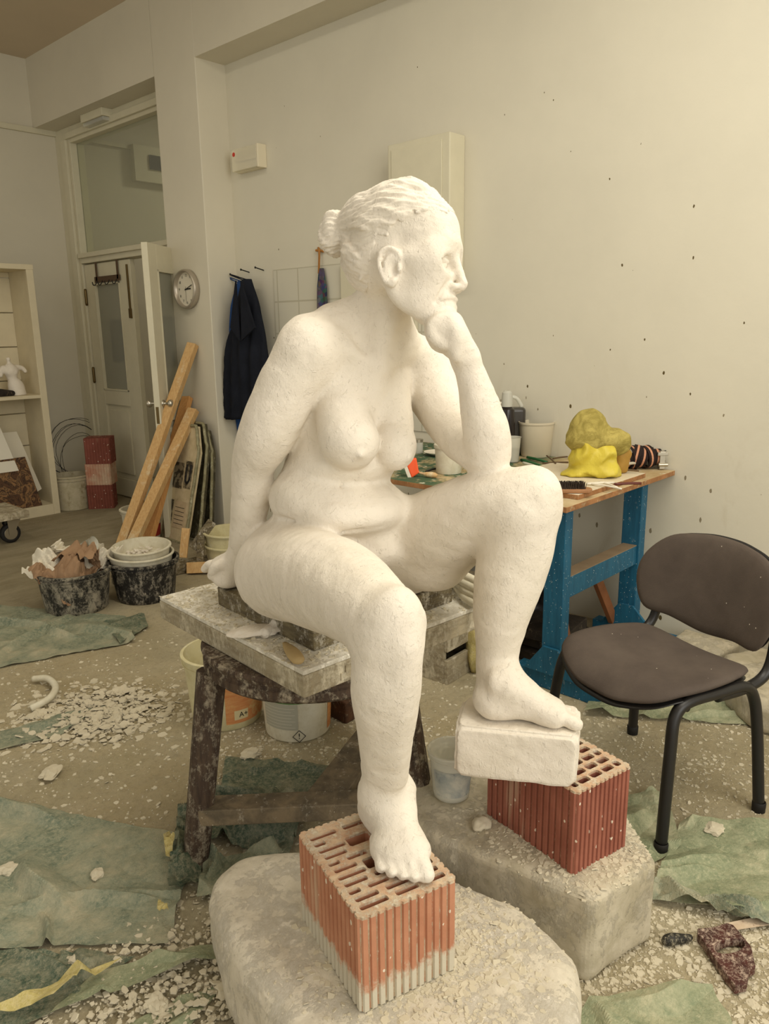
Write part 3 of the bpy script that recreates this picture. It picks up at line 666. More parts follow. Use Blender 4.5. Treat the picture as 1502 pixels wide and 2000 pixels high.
bm = BM(); box(bm, SX1-0.05, SY0-0.004, 0, SX1+0.004, SY0+0.022, SZ-0.03); box(bm, SX0, SY0-0.004, 0, SX1-0.05, SY0+0.022, 0.09); obj('face_frame', bm, wht, sh, bevel=0.003, world=True)
# small white torso figurine
fx = 2.60; fy = 6.60
xs = span(fx-0.16, fx+0.16, 0.005); ys = span(fy-0.10, fy+0.10, 0.005); zs = span(1.005, 1.36, 0.005); g = Grid(xs, ys, zs)
V3 = lambda x, y, z: (fx+x, fy+y, 1.012+z)
g.chain([V3(0.03, 0, 0.0), V3(0.02, 0, 0.07), V3(0.0, 0, 0.13), V3(-0.01, 0, 0.20), V3(-0.01, 0, 0.235)], [0.062, 0.058, 0.040, 0.050, 0.030], 0.02)
g.ell(V3(0.02, 0, 0.06), (0.06, 0.045, 0.06), 0.02); g.ell(V3(-0.01, -0.01, 0.20), (0.062, 0.035, 0.040), 0.02)
g.chain([V3(-0.065, 0, 0.222), V3(-0.085, 0, 0.20), V3(-0.092, 0, 0.165)], [0.022, 0.021, 0.018], 0.015)
g.chain([V3(0.045, 0, 0.225), V3(0.085, 0, 0.215), V3(0.105, -0.01, 0.19)], [0.022, 0.019, 0.016], 0.015)
g.chain([V3(-0.012, 0, 0.235), V3(-0.016, 0, 0.275), V3(-0.016, 0, 0.29)], [0.016, 0.014, 0.018], 0.01)
for s in (-1, 1): g.ell(V3(-0.012+0.026*s, -0.03, 0.185), (0.018, 0.018, 0.018), 0.012)
g.cone(V3(0.02, 0, -0.01), V3(0.02, 0, 0.004), 0.07, 0.07, 0.01)
V, Fq = g.mesh(); V[:, 2] = np.maximum(V[:, 2], 1.013)
finish(link('torso_figurine', np_mesh('torso_figurine', V, Fq), M_PLASTER), 'small white plaster torso standing on the shelf', 'figurine')
# dark shoe at the frame edge
g = Grid(span(2.24, 2.66, 0.006), span(6.46, 6.62, 0.006), span(1.005, 1.20, 0.006))
g.chain([(2.27, 6.54, 1.05), (2.40, 6.54, 1.045), (2.56, 6.54, 1.033)], [0.038, 0.040, 0.022], 0.02); g.chain([(2.28, 6.54, 1.06), (2.30, 6.54, 1.13)], [0.04, 0.035], 0.03); g.ell((2.29, 6.54, 1.16), (0.03, 0.026, 0.04), 0.01, 'sub')
V, Fq = g.mesh(); V[:, 2] = np.maximum(V[:, 2], 1.013)
finish(link('dusty_shoe', np_mesh('dusty_shoe', V, Fq), splat('dusty_black_leather', rgb(52, 44, 38), rgb(36, 30, 26), rgb(140, 120, 96), 0.35, 12)), 'dusty dark shoe on the shelf beside the torso figurine', 'shoe')
# panels leaning inside the lower bay
def slab(name, pts, n, th, m, lab, cat, group=None):
    q = [Vector(p) for p in pts]; nn = Vector(n).normalized()*th
    bm = BM(); hexa(bm, [q[0], q[1], q[1]+nn, q[0]+nn, q[3], q[2], q[2]+nn, q[3]+nn]); o = obj(name, bm, m, bevel=0.002); return finish(o, lab, cat, group)
def P6(px, py, Y): v = ony(px, py, Y); return v
a, b = P6(-60, 975, 6.55), P6(72, 935, 6.55)
slab('blank_board', [(1.9, 6.50, 0.40), (2.52, 6.50, 0.40), (2.46, 6.70, 0.86), (1.9, 6.70, 0.86)], (0, 1, 0.3), 0.012, flat('white_board', rgb(224, 218, 202), 0.6), 'blank white board leaning above the brown artwork in the shelving', 'board')
t = NT('brown_swirl_print', 0.6, 0.3); n0 = t.noise(7, 5, 0.6, t.vec(), 2.6)
t.col(t.ramp(n0, [(0.30, rgb(40, 28, 20)), (0.42, rgb(96, 66, 42)), (0.47, rgb(44, 30, 22)), (0.55, rgb(150, 112, 72)), (0.60, rgb(60, 42, 30)), (0.75, rgb(172, 136, 92))]))
slab('swirled_artwork', [(1.9, 6.455, 0.088), (2.66, 6.455, 0.088), (2.60, 6.54, 0.50), (1.9, 6.54, 0.50)], (0, 1, 0.2), 0.012, t.m, 'brown artwork with swirling dark lines standing in the lower shelf bay', 'artwork')
slab('thin_board', [(2.5, 6.60, 0.088), (2.73, 6.60, 0.20), (2.62, 6.70, 0.70), (2.4, 6.70, 0.70)], (0, 1, 0.2), 0.010, flat('white_board_edge', rgb(214, 206, 186), 0.6), 'thin pale board behind the brown artwork', 'board')
# dolly
dp = onz(40, 1052); dl = thing('wooden_dolly', 'low wooden dolly on casters at the left frame edge', 'dolly', (dp[0]-0.15, dp[1], 0))
E1 = onz(55, 1000, 0.22); 
bm = BM(); box(bm, E1[0]-0.62, E1[1]-0.02, 0.185, E1[0], E1[1]+0.42, 0.235); obj('platform', bm, M_BOARD, dl, bevel=0.004, world=True)
for (cx, cy) in ((E1[0]-0.09, E1[1]+0.07), (E1[0]-0.52, E1[1]+0.07), (E1[0]-0.09, E1[1]+0.34), (E1[0]-0.52, E1[1]+0.34)):
    M = Matrix.Translation((cx-0.03, cy, 0.072)) @ Matrix.Rotation(PI/2, 4, 'X')
    bm = BM(); lathe(bm, [(0.030, -0.018), (0.066, -0.020), (0.072, -0.012), (0.072, 0.012), (0.066, 0.020), (0.030, 0.018), (0.030, -0.018)], 28, M); wh = obj('wheel', bm, M_DARK, dl, True, world=True)
    bm = BM(); lathe(bm, [(0.001, -0.020), (0.046, -0.020), (0.050, -0.016), (0.050, 0.016), (0.046, 0.020), (0.001, 0.020)], 24, M)
    for s in (-1, 1):
        hexa(bm, [(cx-0.045, cy+s*0.026-0.002, 0.06), (cx-0.015, cy+s*0.026-0.002, 0.06), (cx-0.015, cy+s*0.026+0.002, 0.06), (cx-0.045, cy+s*0.026+0.002, 0.06), (cx-0.05, cy+s*0.026-0.002, 0.18), (cx+0.05, cy+s*0.026-0.002, 0.18), (cx+0.05, cy+s*0.026+0.002, 0.18), (cx-0.05, cy+s*0.026+0.002, 0.18)])
    box(bm, cx-0.05, cy-0.04, 0.175, cx+0.05, cy+0.04, 0.186); obj('caster_fork', bm, M_CHROME, dl, world=True)
# wire coil resting on the wall above the bucket
wc = ony(150, 872, 7.05); bm = BM()
for k in range(7):
    pts = []; cx, cz, r = wc[0]+0.01*k, wc[2]-0.02*k, 0.30-0.012*k+0.02*math.sin(k*2.1)
    for i in range(26):
        a = 0.0+2*PI*i/26*(1.0); pts.append((cx+r*math.cos(a)*(0.9+0.03*math.sin(k)), 7.05+0.012*k+0.05*math.sin(a*2+k), 0.02*math.sin(3*a+k)+cz+r*math.sin(a)*0.95))
    tube(bm, pts, 0.0022, 5, closed=True)
finish(obj('wire_coil', bm, M_DARK, None, True), 'coil of thin wire leaning on the left wall above the dirty bucket', 'wire')

# ------------------------------------------------------------------ buckets
def bucket(name, label, loc, r0, r1, h, mat, rim=0.012, cat='bucket', group=None, wall=0.004, ring=True, handle=True, inner=0.02, tilt=(0, 0), hrot=0.3, content=None):
    o = thing(name, label, cat, loc, 0, group); o.rotation_euler = (tilt[0], tilt[1], 0)
    bm = BM(); pr = [(0.001, 0), (r0-0.006, 0), (r0, 0.006)]
    for i in range(1, 7): t_ = i/7; pr.append((r0+(r1-r0)*t_, h*t_))
    pr += [(r1, h)]
    if ring: pr = pr[:-2]+[(r1-0.003, h*0.86), (r1+rim*0.5, h*0.865), (r1+rim*0.5, h*0.885), (r1, h*0.89), (r1, h-rim), (r1+rim, h-rim), (r1+rim, h-0.002), (r1+rim*0.7, h)]
    pr += [(r1-wall, h), (r0-wall, 0.008), (0.001, 0.008)]
    lathe(bm, pr, 44); obj('shell', bm, mat, o, True).modifiers.new('edge', 'EDGE_SPLIT').split_angle = 0.7
    if handle:
        bm = BM(); a0 = hrot; pts = []
        for i in range(15):
            a = PI*i/14; pts.append(Vector(((r1+rim)*math.cos(a)*math.cos(a0)-0.0*math.sin(a), (r1+rim)*math.cos(a)*math.sin(a0), h*0.9-math.sin(a)*r1*0.62))+Vector((-math.sin(a0), math.cos(a0), 0))*math.sin(a)*(-(r1+0.012)))
        tube(bm, pts, 0.0025, 6); obj('handle', bm, M_DARK, o, True)
    return o
def crumple(n, R, sx, sy, sz, seed, amp=0.35):
    bm = BM(); bmesh.ops.create_icosphere(bm, subdivisions=n, radius=1.0)
    for v in bm.verts:
        p = v.co.copy(); k = 1+amp*(noise.noise(p*1.7+Vector((seed, 0, 0)))+0.7*abs(noise.noise(p*3.9+Vector((0, seed, 0))))-0.25)
        v.co = Vector((p.x*sx, p.y*sy, p.z*sz))*k*R
    return bm
bL = bucket('plaster_bucket', 'black bucket caked in plaster, heaped with crumpled paper', (1.80, 4.06, 0), 0.165, 0.195, 0.235, M_BLKPL, handle=False)
bR = bucket('plaster_bucket', 'black bucket with splashes, white tubs stacked in its mouth', (2.155, 3.93, 0), 0.160, 0.190, 0.235, M_BLKPL2, handle=False)
# paper in the left bucket
kraft = flat('brown_paper', rgb(158, 128, 100), 0.85, 0.1, 0, 0.002, 30, 0.15)
def crumpled_sheet(name, lab, c, sx, sy, seed, mat, rz=0.0, tilt=0.3, amp=0.05, cat='paper', group=None):
    M = Matrix.Translation(c) @ Matrix.Rotation(rz, 4, 'Z') @ Matrix.Rotation(tilt, 4, 'X')
    def f(u, v):
        x, y = (u-0.5)*sx, (v-0.5)*sy
        n1 = noise.noise(Vector((u*2.2+seed, v*2.2, 0))); n2 = abs(noise.noise(Vector((u*5+seed, v*5, 3))))
        return M @ Vector((x*(1+0.2*n1), y*(1-0.2*n1), amp*(n1*1.5+n2)-0.6*amp*((u-0.5)**2+(v-0.5)**2)*4))
    bm = sheet(22, 22, f); o = obj(name, bm, mat, None, False); s = o.modifiers.new('s', 'SOLIDIFY'); s.thickness = 0.0012
    return finish(o, lab, cat, group)
pp = 'crumpled papers in the left black bucket'
crumpled_sheet('crumpled_paper', 'brown crumpled paper sheet spread over the left black bucket', (1.76, 4.04, 0.27), 0.30, 0.26, 1.3, kraft, 0.5, 0.35, 0.09, group=pp)
crumpled_sheet('crumpled_paper', 'white torn paper sticking out left of the heaped bucket', (1.70, 4.17, 0.27), 0.24, 0.16, 4.1, M_PAPER, 1.9, -0.2, 0.06, group=pp)
crumpled_sheet('crumpled_paper', 'folded brown paper standing at the back of the heaped bucket', (1.86, 4.10, 0.30), 0.22, 0.20, 7.7, kraft, 2.4, 0.7, 0.08, group=pp)
crumpled_sheet('crumpled_paper', 'white crumpled sheet at the right of the heaped bucket', (1.98, 4.07, 0.28), 0.20, 0.16, 9.2, M_PAPER, 0.2, 0.6, 0.08, group=pp)
crumpled_sheet('crumpled_paper', 'pale pointed scrap of paper at the back of the heaped bucket', (1.83, 4.19, 0.31), 0.16, 0.13, 12.4, M_PAPER, 0.9, 0.9, 0.06, group=pp)
pc = thing('paper_cup', 'crushed clear cup lying on top of the heaped bucket', 'cup', (1.92, 4.13, 0.315)); pc.rotation_euler = (1.2, 0.3, 0.5)
bm = BM(); lathe(bm, [(0.03, -0.04), (0.045, 0.05), (0.048, 0.05), (0.043, 0.05), (0.028, -0.038)], 20, None, lambda a, z: 0.12*math.sin(2*a)); obj('cup', bm, M_CLEARPL, pc, True)
# white tubs in the right bucket
for i, (z, r, dx, lab) in enumerate(((0.195, 0.178, 0.0, 'lower of two white tubs in the mouth of the right black bucket'), (0.232, 0.160, 0.008, 'upper white tub in the right black bucket, holding chips'))):
    bucket('white_tub', lab, (2.150+dx, 3.945, z), r*0.93, r, 0.075, M_WHPL, 0.008, 'tub', 'white tubs stacked in the right black bucket', handle=False, tilt=(0.04, -0.03*i))
bm = BM(); rnd = random.Random(3)
for i in range(60):
    a = rnd.uniform(0, 6.28); r = 0.125*math.sqrt(rnd.random()); s = rnd.uniform(0.010, 0.026)
    M = Matrix.Translation((2.158+r*math.cos(a), 3.945+r*math.sin(a), 0.252+rnd.uniform(0, 0.012))) @ Matrix.Rotation(rnd.uniform(0, 6), 4, 'Z') @ Matrix.Rotation(rnd.uniform(-.5, .5), 4, 'X')
    cbox(bm, (0, 0, 0), (s, s*0.7, 0.006), M)
finish(obj('plaster_chips', bm, M_PLASTER), 'plaster chips lying in the upper white tub', 'plaster chips', None, 'stuff')
# pale stacked tubs left of the hand
pt = onz(440, 1128)
for i, (z, r, h_) in enumerate(((0, 0.168, 0.15), (0.095, 0.170, 0.14))):
    bucket('pale_tub', ('lower' if i == 0 else 'upper')+' of the two nested pale yellow tubs behind the hand', (pt[0]+0.20, pt[1]+0.20, z), r*0.9, r, h_, M_YEPL, 0.010, 'tub', 'nested pale yellow tubs', handle=False)
# bucket with red label behind the planks
q = onz(272, 1062); o = bucket('paint_bucket', 'white bucket with red label behind the leaning timbers', (q[0]+0.10, q[1]+0.12, 0), 0.125, 0.14, 0.235, M_WHPL, handle=False)
bm = BM(); lathe(bm, [(0.1325, 0.03), (0.1405, 0.12)], 24); bmesh.ops.delete(bm, geom=[v for v in bm.verts if v.co.x+v.co.y > 0.05], context='VERTS'); obj('label', bm, flat('red_label', rgb(150, 46, 40), 0.5), o, True)
# dirty white bucket and bricks near the doors
q = onz(137, 1000); bucket('paint_bucket', 'white bucket with brown crusted rim left of the brick stack', (q[0]+0.10, q[1]+0.14, 0), 0.145, 0.155, 0.30, splat('crusted_white_bucket', rgb(186, 176, 150), rgb(170, 160, 132), rgb(120, 104, 66), 0.25, 5), hrot=2.6)
q = onz(188, 998)
hts = [0.21, 0.185, 0.225]; z = 0; r3 = ['lowest', 'middle', 'top']; ex = ['lowest red hollow brick of the stack by the door', 'chipped whitened brick in the middle of the stack by the door', 'topmost red hollow brick of the stack by the door']
def ridged(w, d, h, n1, n2, rh=0.004):
    """outline of a hollow brick with vertical ridges"""
    pts = []
    def side(a, b, n, out):
        a = Vector(a); b = Vector(b); o_ = Vector(out)
        for i in range(n):
            t0 = i/n; w_ = 1/n
            for tt, k in ((t0+0.10*w_, 0), (t0+0.22*w_, 1), (t0+0.78*w_, 1), (t0+0.90*w_, 0)):
                pts.append(tuple(a+(b-a)*tt+o_*rh*k))
    side((-w/2, -d/2), (w/2, -d/2), n1, (0, -1)); side((w/2, -d/2), (w/2, d/2), n2, (1, 0)); side((w/2, d/2), (-w/2, d/2), n1, (0, 1)); side((-w/2, d/2), (-w/2, -d/2), n2, (-1, 0))
    return pts
for i in range(3):
    M = Matrix.Translation((q[0]+0.13+0.01*i, q[1]+0.12, z)) @ Matrix.Rotation(-0.78+(0.12, 0.0, 0.05)[i], 4, 'Z'); bm = BM()
    prism(bm, ridged(0.21, 0.18, 1, 9, 8), 0, hts[i]-0.001, M)
    finish(obj('hollow_brick', bm, M_BRICK3 if i != 1 else brick_mat('whitened_brick', rgb(176, 120, 96), rgb(196, 170, 146), False)), ex[i], 'brick', 'stack of bricks by the door'); z += hts[i]

# ------------------------------------------------------------------ leaning timbers and wrapped boards on the pillar
def timber(lab, foot, tip, w, h, mat, up=(1, 0.3, 0.4)):
    bm = BM(); bar(bm, foot, tip, w, h, up); return finish(obj('timber', bm, mat, bevel=0.002), lab, 'timber', 'timbers leaning on the pillar')
timber('longest pale timber leaning on the pillar, reaching under the clock', onz(238, 1064, 0.04), onx(377, 672, XP-0.03), 0.072, 0.05, M_PINE)
timber('middle orange timber leaning between the two paler ones', onz(288, 1060, 0.04), onx(366, 776, XP-0.03), 0.075, 0.045, M_PINE2)
timber('short front timber leaning lowest on the pillar', onz(262, 1066, 0.04)+Vector((-0.06, -0.05, 0)), onx(378, 800, XP-0.08), 0.075, 0.05, M_PINE)
def coffin(name, lab, base, rz, w, h, th, lean, mat, group):
    o = thing(name, lab, 'board', base, rz, group)
    poly = [(-w/2, 0), (w/2, 0), (w/2*1.05, h*0.78), (w/2*0.55, h), (-w/2*0.55, h), (-w/2*1.05, h*0.78)]
    M = Matrix.Rotation(lean, 4, 'X') @ Matrix(((1, 0, 0, 0), (0, 0, 1, 0), (0, 1, 0, 0), (0, 0, 0, 1)))
    bm = BM(); prism(bm, poly, 0, th, M); obj('board', bm, mat[0], o, bevel=0.004)
    bm = BM()
    rim = [Vector(M @ Vector((x, y, -0.004))) for x, y in poly+poly[:1]]; pts = []
    for i in range(len(rim)-1):
        for k in range(6): pts.append(rim[i].lerp(rim[i+1], k/6)+Vector((noise.noise(rim[i]*9+Vector((k, 0, 0))), 0, noise.noise(rim[i]*7+Vector((0, k, 0)))))*0.012)
    tube(bm, pts, 0.012, 7, closed=True); obj('wrapping_edge', bm, mat[1], o, True)
    return o, M
film = splat('dusty_clear_wrap', rgb(150, 144, 112), rgb(118, 112, 84), rgb(196, 190, 160), 0.3, 14, 0.3); filmd = splat('dark_wrapped_board', rgb(86, 80, 60), rgb(60, 56, 42), rgb(170, 164, 140), 0.3, 12, 0.35)
prt = splat('yellowed_printed_board', rgb(206, 190, 156), rgb(192, 176, 140), rgb(150, 136, 96), 0.12, 8, 0.6, bump=0.001)
rzz = -PI/2; grp = 'wrapped boards leaning on the pillar'
bxy = onz(368, 1062)
c1, Mc = coffin('wrapped_board', 'front wrapped board with printed pictures, leaning on the pillar', (2.93, 4.875, 0.0), rzz, 0.30, 0.86, 0.03, -0.25, (prt, film), grp)
for (x0, x1, y0, y1, m) in ((0.02, 0.11, 0.40, 0.60, 'k'), (-0.12, 0.00, 0.39, 0.58, 'k'), (-0.14, -0.07, 0.12, 0.30, 'k'), (-0.05, 0.10, 0.10, 0.30, 'p')):
    bm = BM(); box(bm, x0, y0, -0.003, x1, y1, -0.0005, Mc)
    pt_ = NT('print_'+m, 0.6); pt_.col(pt_.mix(pt_.step(pt_.noise(16, 4, 0.6, None, 1.2), 0.45, 0.55), rgb(70, 62, 46) if m == 'k' else rgb(196, 176, 144), rgb(150, 138, 112) if m == 'k' else rgb(186, 166, 134))); obj('printed_picture', bm, pt_.m, c1)
bm = BM()
for k in range(5): box(bm, -0.04, 0.13+0.03*k, -0.0036, 0.08, 0.134+0.03*k, -0.003, Mc)
obj('print_lines', bm, M_DARK, c1)
for k in range(2):
    bm = BM(); tube(bm, [Mc @ Vector(p) for p in smooth_path([(0.035+0.013*k, 0.575, -0.005), (0.035+0.013*k, 0.47, -0.005), (0.06, 0.435+0.01*k, -0.005), (0.095-0.013*k, 0.47, -0.005), (0.095-0.013*k, 0.575, -0.005)], 4)], 0.0035, 5); obj('print_curve', bm, M_DARK, c1)
coffin('wrapped_board', 'middle dark wrapped board, behind the one with printed pictures', (3.045, 4.865, 0.0), rzz, 0.29, 0.86, 0.03, -0.18, (filmd, film), grp)
coffin('wrapped_board', 'rear dark wrapped board nearest the pillar edge', (3.14, 4.855, 0.0), rzz, 0.28, 0.80, 0.03, -0.105, (filmd, film), grp)
# offcuts
og = 'wood offcuts beside the right black bucket'; oc = onz(375, 1118)
for i, (p, q_, w_, h_, lab) in enumerate((
    ((-0.05, 0.0, 0.10), (-0.03, 0.05, 0.28), 0.05, 0.022, 'upright pale offcut at the front of the offcut pile'),
    ((0.00, 0.06, 0.14), (0.12, 0.14, 0.30), 0.06, 0.024, 'long offcut crossing the top of the offcut pile'),
    ((-0.02, -0.02, 0.035), (0.15, -0.02, 0.040), 0.06, 0.07, 'thick block lying at the bottom right of the offcut pile'),
    ((-0.16, 0.12, 0.025), (0.16, 0.14, 0.025), 0.09, 0.05, 'offcut lying on the floor under the pile'),
    ((0.05, 0.03, 0.06), (0.06, 0.06, 0.23), 0.045, 0.02, 'second upright offcut leaning behind the front one'))):
    R2 = lambda v: Vector((oc[0]+v[0]*0.683+v[1]*0.73, oc[1]-v[0]*0.73+v[1]*0.683, v[2]))
    bm = BM(); bar(bm, R2(p), R2(q_), w_, h_, (0.3, 0.2, 1) if abs(q_[2]-p[2]) < 0.1 else (0.7, 0.7, 0)); finish(obj('wood_offcut', bm, M_PINE if i in (0, 2) else M_PLANK, bevel=0.002), lab, 'offcut', og)
a = onz(218, 1152); b = onz(420, 1105)
bm = BM(); bar(bm, a+Vector((0.05, 0.05, 0.03)), b+Vector((0.05, 0.03, 0.03)), 0.12, 0.055); finish(obj('floor_plank', bm, M_PLANK, bevel=0.003), 'grey plank lying on the floor behind the black buckets', 'plank')

# ------------------------------------------------------------------ modelling stool, board and plank under the statue
ZT = 0.73; st = thing('modelling_stool', 'dark wooden round modelling stool caked with plaster under the square board', 'stool', (1.33, 1.50, 0))
cxy = Vector((1.36, 1.56)); SR = 0.31
Mst = Matrix.Translation((cxy[0], cxy[1], 0))
bm = BM(); lathe(bm, [(0.001, 0.585), (SR-0.03, 0.585), (SR-0.01, 0.590), (SR, 0.600), (SR, 0.622), (SR-0.006, 0.626), (SR-0.006, 0.634), (SR, 0.638), (SR+0.004, 0.650), (SR-0.002, 0.66), (0.001, 0.66)], 64, Mst); obj('seat', bm, M_STOOL, st, True, world=True).modifiers.new('edge', 'EDGE_SPLIT').split_angle = 0.6
feet = [onz(382, 1692), onz(838, 1675), onz(772, 1468)]
tops = []
for f_ in feet:
    d = Vector((cxy[0]-f_[0], cxy[1]-f_[1], 0)).normalized(); tp = Vector((f_[0], f_[1], 0.585))+d*0.13; tops.append(tp)
tops[0] = at(412, 1285, 2.12); tops[0].z = 0.585
tops[1] = Vector((1.50, 1.36, 0.585))
for f_, tp in zip(feet, tops):
    ax = (tp-f_); pts = [f_+ax*t for t in (0, 0.33, 0.66, 1)]
    bm = BM(); tube(bm, pts, [0.038, 0.040, 0.041, 0.043], 9); obj('leg', bm, M_STOOL, st, world=True, bevel=0.003)
zz = 0.17; L0 = feet[0].lerp(tops[0], zz/0.585); L1 = feet[1].lerp(tops[1], zz/0.585); L2 = feet[2].lerp(tops[2], zz/0.585)
bm = BM(); bar(bm, L0, L1, 0.075, 0.05); obj('stretcher', bm, M_STRET, st, world=True, bevel=0.003)
bm = BM(); bar(bm, L0.lerp(L1, 0.55)+Vector((0, 0, 0.0)), L2, 0.11, 0.045); obj('stretcher', bm, M_STRET, st, world=True, bevel=0.003)
# square board
p0 = onz(310, 1165, ZT); p1 = onz(592, 1312, ZT); p2 = onz(1035, 1118, ZT)
ux = (p0-p1); uy = Vector((-ux.y, ux.x, 0)).normalized()*-1; ln = 0.80
p2 = p1+uy*ln; p3 = p0+uy*ln
bd = thing('square_board', 'thick plaster-caked square board lying on the stool', 'board', (p1.x, p1.y, 0.66))
bm = BM(); hexa(bm, [(p.x, p.y, 0.661) for p in (p1, p2, p3, p0)]+[(p.x, p.y, ZT-0.012) for p in (p1, p2, p3, p0)]); obj('frame', bm, M_BOARD, bd, bevel=0.004, world=True)
bm = BM(); c = (p0+p1+p2+p3)/4
q4 = [c+(p-c)*0.995 for p in (p1, p2, p3, p0)]; hexa(bm, [(p.x, p.y, ZT-0.0118) for p in q4]+[(p.x, p.y, ZT) for p in q4]); obj('top_sheet', bm, M_BOARDTOP, bd, bevel=0.002, world=True)
# finger joint at the near corner, standing proud of the rim
bm = BM(); dr = uy; n_ = (p1-p0).normalized()
for (s, z0, z1) in ((0.11, 0.672, 0.69), (0.125, 0.69, 0.706)):
    o_ = p1+dr*s; hexa(bm, [(v.x, v.y, z0) for v in (o_, o_+dr*0.10, o_+dr*0.10+n_*0.004, o_+n_*0.004)]+[(v.x, v.y, z1) for v in (o_, o_+dr*0.10, o_+dr*0.10+n_*0.004, o_+n_*0.004)])
obj('finger_joint', bm, M_BOARD, bd, world=True)
# under-board plank the figure sits on
a = onz(424, 1146, 0.785); b = onz(612, 1232, 0.785); c = onz(884, 1140, 0.785); d = a+(c-b)
bm = BM(); hexa(bm, [(p.x, p.y, ZT) for p in (b, c, d, a)]+[(p.x, p.y, 0.785) for p in (b, c, d, a)]); finish(obj('seat_board', bm, M_PLANK, bevel=0.003), 'grainy wooden board between the statue and the larger square board', 'board')
# scraps on the board
bm = crumple(3, 1, 0.075, 0.035, 0.012, 2.0, 0.3); bm.transform(Matrix.Translation(onz(503, 1232, ZT+0.012)) @ Matrix.Rotation(-0.5, 4, 'Z')); q = [onz(515, 1238, ZT+0.014), onz(532, 1226, ZT+0.016), onz(542, 1212, ZT+0.03)]
tube(bm, smooth_path(q, 4), [0.014]*8+[0.008], 8); finish(obj('plaster_scrap', bm, M_PLASTER, None, True), 'curved white plaster scrap lying on the square board', 'scrap')
q = [onz(556, 1256, ZT+0.012), onz(572, 1275, ZT+0.014), onz(585, 1293, ZT+0.014)]
bm = BM(); tube(bm, smooth_path(q, 4), [0.006, 0.009, 0.013, 0.016, 0.018, 0.019, 0.018, 0.016, 0.010], 10, flat=0.6); finish(obj('wooden_wedge', bm, flat('tan_wood', rgb(176, 152, 108), 0.8, 0.2, 0, 0.002, 30, 0.2), None, True), 'small tan wooden wedge near the corner of the square board', 'wedge')
def chips(n, f, smin, smax, seed, th=0.25, bm=None):
    """broken plaster chips: irregular flat polygons scattered by f(rnd) -> (x, y, z)"""
    rnd = random.Random(seed); bm = bm if bm is not None else BM()
    for i in range(n):
        p = Vector(f(rnd)); s = smin+(smax-smin)*rnd.random()**3; k = rnd.choice((4, 5, 5, 6)); a0 = rnd.uniform(0, 6.3)
        R_ = Matrix.Rotation(rnd.uniform(0, 6.3), 3, 'Z') @ Matrix.Rotation(rnd.gauss(0, 0.25), 3, 'X')
        po = [Vector((s*rnd.uniform(0.5, 1.1)*math.cos(a0+2*PI*j/k), s*rnd.uniform(0.4, 0.9)*math.sin(a0+2*PI*j/k), 0)) for j in range(k)]; t_ = max(0.002, s*th*rnd.uniform(0.4, 1))
        lo = [bm.verts.new(p+R_ @ v+Vector((0, 0, 0.0))) for v in po]; hi = [bm.verts.new(p+R_ @ (v*0.85+Vector((0, 0, t_)))) for v in po]
        bm.faces.new(hi)
        for j in range(k): bm.faces.new((lo[j], lo[(j+1) % k], hi[(j+1) % k], hi[j]))
    return bm
M_CHIP = flat('plaster_crumbs', rgb(206, 196, 172), 0.9, 0.1, 0, 0.001, 60, 0.12)
def quadpt(A_, B_, C_, z): 
    def f(r):
        u, v = r.random(), r.random(); p = A_+(B_-A_)*u+(C_-A_)*v; return (p.x, p.y, z)
    return f
finish(obj('plaster_crumbs', chips(2400, quadpt(p1.lerp(p0, 0.02), p0, p1+uy*0.7, ZT), 0.003, 0.012, 5), M_CHIP), 'plaster crumbs strewn over the square board', 'plaster crumbs', None, 'stuff')

# ------------------------------------------------------------------ hollow bricks under the feet
def hollow_brick(name, lab, corner, dx, dy, h_, z0, mat, holes, n1, n2):
    """corner: near corner; dx, dy: side vectors; holes: cells (x0, x1, y0, y1) as fractions"""
    dx = Vector(dx); dy = Vector(dy); w_, d_ = dx.length, dy.length
    c = Vector(corner)+(dx+dy)/2; o = thing(name, lab, 'brick', (c.x, c.y, z0), math.atan2(dx.y, dx.x))
    bm = BM(); outl = ridged(w_, d_, h_, n1, n2)
    prism(bm, outl, 0, h_-0.006)
    ob = obj('body', bm, mat, o); ns = len(outl)
    for p in ob.data.polygons:
        if abs(p.normal.z) < 0.5 and p.index >= 2 and (p.index-2) % 4 == 3: p.material_index = 1
    # drill the cells with a cutter, keep as real geometry
    cut = BM()
    for (x0, x1, y0, y1) in holes:
        X0, X1, Y0, Y1 = (x0-0.5)*w_, (x1-0.5)*w_, (y0-0.5)*d_, (y1-0.5)*d_; r = min(0.004, (X1-X0)*0.2, (Y1-Y0)*0.2)
        po = [(X0+r, Y0), (X1-r, Y0), (X1, Y0+r), (X1, Y1-r), (X1-r, Y1), (X0+r, Y1), (X0, Y1-r), (X0, Y0+r)]
        prism(cut, po, h_*0.15, h_+0.05)
    cap = BM(); prism(cap, [(x*1.0, y*1.0) for x, y in outl], h_-0.006, h_)
    for v in cap.verts: v.co.x += noise.noise(v.co*60)*0.002; v.co.y += noise.noise(v.co*60+Vector((9, 0, 0)))*0.002
    co = obj('dusted_rim', cap, M_MORTAR, o)
    bmesh.ops.recalc_face_normals(cut, faces=cut.faces); me = bpy.data.meshes.new('c'); cut.to_mesh(me); cut.free(); cu = bpy.data.objects.new('c', me); COL.objects.link(cu)
    cu.location = o.location; cu.rotation_euler = o.rotation_euler
    for ob_ in (ob, co):
        b = ob_.modifiers.new('cells', 'BOOLEAN'); b.operation = 'DIFFERENCE'; b.object = cu; b.solver = 'EXACT'
    dg = bpy.context.evaluated_depsgraph_get(); dg.update()
    for ob_ in (ob, co):
        m2 = bpy.data.meshes.new_from_object(ob_.evaluated_get(dg)); ob_.modifiers.clear(); ob_.data = m2
    bpy.data.objects.remove(cu); bpy.data.meshes.remove(me)
    return o
